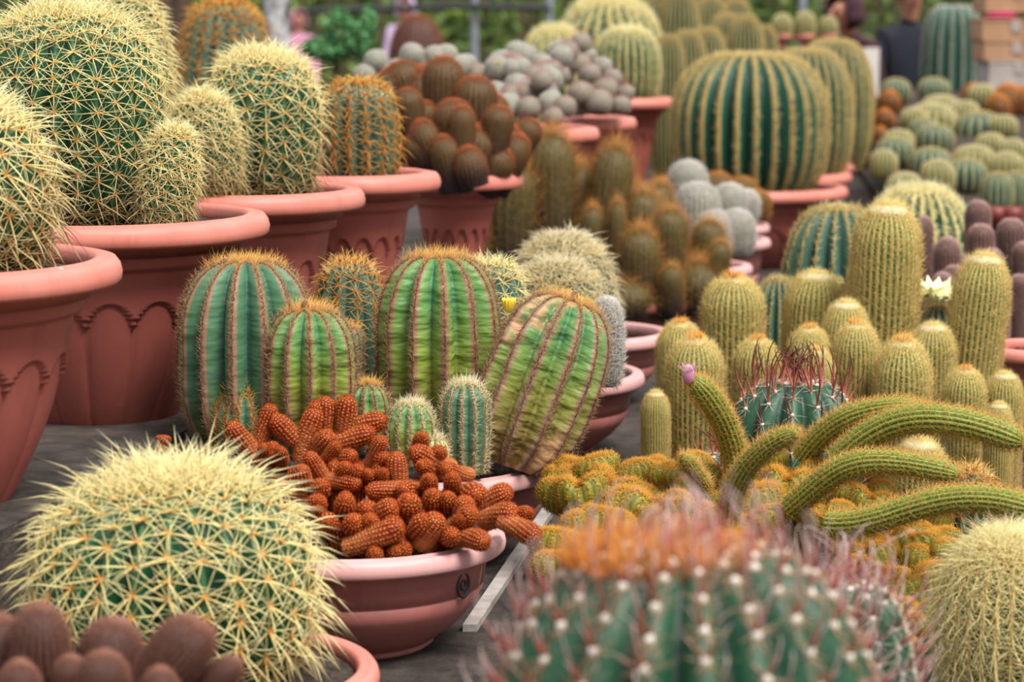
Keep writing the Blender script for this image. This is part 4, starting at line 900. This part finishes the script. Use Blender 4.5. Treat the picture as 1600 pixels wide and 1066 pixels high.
V = np.stack((xs[:, None] + 0 * th, .035 * np.cos(th)[None] + 0 * xs[:, None], .035 * np.sin(th)[None] + .02 * np.sin(xs * 2)[:, None]), -1); mb.add(V.reshape(-1, 3), gridfaces(n, 10)); link('hose', mb.mesh('hose', M['black']), t)
hd = MB()
for x in np.arange(-14, 16, .9):
    leaf_stuff(hd, (x + rng.uniform(-.3, .3), 31 + rng.uniform(-.5, .5), 1.2), (.8, .6, 1.5), 420, .11)
o = link('hedge', hd.mesh('hedge', M['leaf'], False), kind='stuff'); tag(o, 'blurred green hedge closing off the background', 'hedge')
mb = MB(); box(mb, (0, 32.5, 1.6), (60, .3, 3.2)); struct('wall_back', mb, mat_plain('back_wall', srgb(62, 70, 40), srgb(96, 84, 60), .9, .95))
# bushy green cactus and round cactus behind the rusty clump
p = at(525, 100, 13); t = thing('leafy_bush', 'blurred bright green bush behind the fourth pot', 'plant', (p[0], 13, UZ))
mb = MB(); h0 = at(520, 20, 13)[2] - UZ
for px, py, rx, rz in ((495, 75, 24, 16), (530, 45, 24, 34), (560, 60, 18, 30), (520, 80, 34, 16), (575, 40, 10, 34)):
    q = at(px, py, 13); leaf_stuff(mb, (q[0] - p[0], rng.uniform(-.05, .05), q[2] - UZ), (S(rx, 13), .1, S(rz, 13)), 340, .022)
link('foliage', mb.mesh('foliage', M['leaf2'], False), t, kind='stuff')
mb = MB(); lathe(mb, [(.02, 0), (.014, h0 * .7), (0, h0 * .7)], 10); link('stalk', mb.mesh('stalk', M['wood']), t)
p = at(652, 26, 11.5); R = S(48, 11.5); t = thing('ball_cactus', 'big pinkish brown round cactus behind the white balls', 'cactus', (p[0], 11.5, UZ))
woolly(t, (0, 0, 0), R, p[2] - UZ, 'rust_hair', 'mauve_body', 'body', 30, .02, 5, .0012)
for px, yt, hf, l in ((1222, 22, 17, 'small potted cactus at the top right, leftmost of three'), (1258, 18, 17, 'small potted cactus at the top right, middle of three'), (1295, 26, 15, 'pale small potted cactus at the top right, rightmost of three')):
    d = 15.0; p = at(px, yt, d); R = S(hf, d); zp = at(px, 52, d)[2]
    pot('brown pot under ' + l.split(' at')[0] + l.split(',')[1].replace('most', 'most'), p[0], d, zp, R * .95, .16, 'bowl', 'bowl_pot', rimmat='rim')
    by_px(OLIVE, l, px, yt, hf, d, zp - .04)
t = thing('display_shelf', 'dark wooden shelf carrying three small potted cacti', 'shelf', (cx(1258, 15), 15, 0))
zs = at(1258, 52, 15)[2] - .16
mb = MB(); box(mb, (0, 0, zs - .02), (.52, .3, .04), bev=.005); link('board', mb.mesh('board', M['wood'], False), t)
for sx in (-.22, .22):
    for sy in (-.12, .12): mb = MB(); box(mb, (sx, sy, (zs - .04) / 2), (.035, .035, zs - .04)); link('leg', mb.mesh('leg', M['wood'], False), t)
# big dark column cactus wrapped in netting
p = at(1490, 12, 13.4)
t = by_px(barrel_set('col', 'blue_body', 'white_hair', 16, 5.0, .5, 5, .1, .012, .1, cr=.3, nw=60, depth=.2), 'thick dark green ribbed column cactus beside the cartons', 1490, 8, 48, 15.3, TZ, name='column_cactus')
# cartons
def carton(label, px0, px1, y0, y1, d, mat, rz=0.):
    a, b = at(px0, y1, d), at(px1, y0, d); w_, h_ = b[0] - a[0], b[2] - a[2]
    t = thing('carton', label, 'box', ((a[0] + b[0]) / 2, d + .2, a[2]), (0, 0, rz), 'stacked cartons at the upper right')
    mb = MB(); box(mb, (0, 0, h_ / 2), (w_, .4, h_), bev=.006); link('box_body', mb.mesh('box_body', M[mat], False), t)
    mb = MB(); box(mb, (0, 0, h_ + .003), (w_ * 1.02, .408, .012), bev=.003); link('lid', mb.mesh('lid', M[mat], False), t)
    mb = MB(); box(mb, (0, -.204, h_ - .03), (.05, .004, .06)); link('tape', mb.mesh('tape', M['cardgrey'], False), t)
    return t
carton('lowest greyish carton of the stack at upper right', 1545, 1640, 98, 140, 14.2, 'cardgrey')
carton('brown carton in the middle of the stack at upper right', 1538, 1640, 66, 96, 14.2, 'card')
carton('pale brown carton high in the stack at upper right', 1535, 1640, 32, 64, 14.2, 'card')
carton('topmost pinkish carton of the stack at upper right', 1540, 1640, -20, 20, 14.25, 'card')
p = at(1560, 32, 14.3); t = thing('cloth', 'pink folded cloth lying between the upper cartons', 'cloth', (p[0], 14.28, p[2] + .012)); mb = MB(); box(mb, (0, 0, .012), (.16, .14, .024), bev=.01); box(mb, (.02, .01, .03), (.13, .12, .016), bev=.007); link('folds', mb.mesh('folds', M['pinkcloth2']), t)
mb = MB(); zt = at(1590, 140, 14.2)[2]; tx = cx(1592, 14.4)
t = thing('trestle_table', 'wooden trestle under the stacked cartons', 'table', (tx, 14.4, TZ)); box(mb, (0, 0, zt - TZ - .02), (.5, .5, .03), bev=.005); link('table_top', mb.mesh('table_top', M['wood'], False), t)
for sx in (-.2, .2):
    for sy in (-.2, .2): mb = MB(); box(mb, (sx, sy, (zt - TZ - .035) / 2), (.04, .04, zt - TZ - .035)); link('leg', mb.mesh('leg', M['wood'], False), t)
p = at(1362, 75, 14.8); t = thing('price_sign', 'pale blank card standing behind the barrel row', 'sign', (p[0], 14.8, 1.0)); mb = MB(); box(mb, (0, 0, p[2] - 1.0 - .14), (.09, .008, .28), bev=.002); link('card', mb.mesh('card', M['paper'], False), t)
mb = MB(); lathe(mb, [(.006, 0), (.006, p[2] - 1.02), (0, p[2] - 1.02)], 8); link('stake', mb.mesh('stake', M['wood']), t, (0, .01, 0)); t.location.z = TZ
t.children[0].location.z = 1.0 - TZ; t.children[1].scale.z = (p[2] - TZ - .05) / (p[2] - 1.02)

# people: one skinned body each
def person(label, x, y, rz, h, top, legs, scarf=None, bend=0., arm_up=(.0, .0), hair=True):
    t = thing('person', label, 'person', (x, y, 0), (0, 0, rz)); k = h / 1.7
    by = -math.sin(bend) ; bz = math.cos(bend); hip = .92
    def sp(l, x_=0, y_=0): return (x_, by * l + y_ * bz, hip + bz * l - y_ * by * 0)
    J = [(0, 0, hip), sp(.2), sp(.42), sp(.53), sp(.60, 0, -.01), sp(.70, 0, -.02), sp(.78, 0, -.015)]
    R_ = [(.18, .13), (.185, .13), (.20, .13), (.06, .06), (.058, .06), (.078, .095), (.06, .07)]
    E = [(i, i + 1) for i in range(6)]
    for s_ in (-1, 1):
        a = arm_up[0 if s_ < 0 else 1]; b0 = len(J)
        sh = sp(.47, s_ * .17); el = (sh[0] + s_ * .06, sh[1] - .28 * math.sin(a), sh[2] - .28 * math.cos(a)); wr = (el[0] - s_ * .02, el[1] - .25 * math.sin(a + .5), el[2] - .25 * math.cos(a + .5)); ha = (wr[0], wr[1] - .09 * math.sin(a + .6), wr[2] - .09 * math.cos(a + .6))
        J += [sh, el, wr, ha]; R_ += [(.065, .065), (.048, .048), (.034, .036), (.03, .04)]; E += [(2, b0), (b0, b0 + 1), (b0 + 1, b0 + 2), (b0 + 2, b0 + 3)]
        for f in range(5):
            q = len(J); off = (f - 2) * .017; l = (.05, .08, .088, .08, .06)[f]; J += [(ha[0] + off, ha[1] - .02, ha[2] - .02), (ha[0] + off * 1.3, ha[1] - .03, ha[2] - l)]; R_ += [(.009, .009), (.007, .007)]; E += [(b0 + 3, q), (q, q + 1)]
        b1 = len(J); J += [(s_ * .09, 0, hip - .06), (s_ * .1, -.015, .5), (s_ * .1, .01, .09), (s_ * .11, -.13, .035)]; R_ += [(.095, .1), (.062, .066), (.042, .045), (.04, .03)]; E += [(0, b1), (b1, b1 + 1), (b1 + 1, b1 + 2), (b1 + 2, b1 + 3)]
    me = bpy.data.meshes.new('body'); me.from_pydata([tuple(c * k for c in j) for j in J], E, [])
    o = bpy.data.objects.new('body_tmp', me); COL.objects.link(o)
    md = o.modifiers.new('s', 'SKIN'); o.modifiers.new('u', 'SUBSURF').levels = 2
    for v, r in zip(me.skin_vertices[0].data, R_): v.radius = (r[0] * k, r[1] * k)
    me.skin_vertices[0].data[0].use_root = True
    dg = bpy.context.evaluated_depsgraph_get(); ev = o.evaluated_get(dg); m2 = bpy.data.meshes.new_from_object(ev); bpy.data.objects.remove(o)
    m2.materials.clear()
    for nm in (top, legs, 'skin'): m2.materials.append(M[nm])
    hands = [np.array(J[10 - 0]) * k, np.array(J[7 + 3]) * k]; neck = np.array(J[3]) * k
    hl = [np.array(J[i]) * k for i in range(len(J)) if R_[i][0] <= .031]
    for pl in m2.polygons:
        c = np.array(pl.center); mi = 0
        if c[2] < hip * k * .98 and abs(c[0]) < .19 * k: mi = 1
        if c @ np.array((0, by, bz)) > neck @ np.array((0, by, bz)) and c[2] > .9 * k and np.linalg.norm(c - np.array(J[5]) * k) < .15 * k: mi = 2
        if min(np.linalg.norm(c - q) for q in hl) < .05 * k: mi = 2
        pl.material_index = mi; pl.use_smooth = True
    link('body', m2, t)
    hc = np.array(J[5]) * k
    mb = MB(); blob(mb, hc + np.array((0, -.1, -.005)) * k, (.014 * k, .02 * k, .025 * k), 0, 8, 6); 
    for s_ in (-1, 1): blob(mb, hc + np.array((s_ * .085, 0, 0)) * k, (.012 * k, .02 * k, .03 * k), 0, 8, 6)
    link('nose_and_ears', mb.mesh('nose_and_ears', M['skin']), t)
    mb = MB()
    for s_ in (-1, 1): blob(mb, hc + np.array((s_ * .033, -.09, .02)) * k, .011 * k, 0, 8, 6)
    link('eyes', mb.mesh('eyes', M['hair']), t)
    mb = MB(); blob(mb, hc + np.array((0, -.092, -.05)) * k, (.025 * k, .01 * k, .007 * k), 0, 8, 6); link('mouth', mb.mesh('mouth', M['maroon']), t)
    mb = MB(); n, m = 14, 24; ph = np.linspace(-1.3 if scarf else -.3, PI / 2, n)[:, None]; th = np.linspace(-PI * .18, PI * 1.18, m)[None]
    rr = (.118 if scarf else .1) * k
    X = rr * np.cos(ph) * np.cos(th) * np.where(ph < -.4, 1.25, 1); Y = rr * 1.12 * np.cos(ph) * np.sin(th) * np.where(ph < -.4, 1.1, 1) + .01; Z = rr * 1.15 * np.sin(ph) + 0 * th + .025 * k
    mb.add(np.stack((X, Y, Z), -1).reshape(-1, 3) + hc, gridfaces(n, m, False))
    o = link('headscarf' if scarf else 'hair', mb.mesh('headscarf', M[scarf or 'hair']), t); sm = o.modifiers.new('thick', 'SOLIDIFY'); sm.thickness = .012
    return t
person('distant person in pink headscarf standing behind the bush', cx(468, 28), 28, .3, 1.42, 'pinkcloth', 'pinkcloth', 'pinkcloth')
person('distant person in pale lilac headscarf behind the round cactus', cx(635, 27), 27, -.2, 1.56, 'lilac', 'navy', 'lilac')
person('person in maroon headscarf bending forward at the upper right', cx(1358, 15.4), 15.4, -.9, 1.62, 'maroon', 'navy', 'maroon', bend=.35, arm_up=(.5, .5))
person('person in dark navy jacket standing behind the far right bed', cx(1416, 16), 16, .2, 1.68, 'navy', 'navy', None, arm_up=(.2, .3))
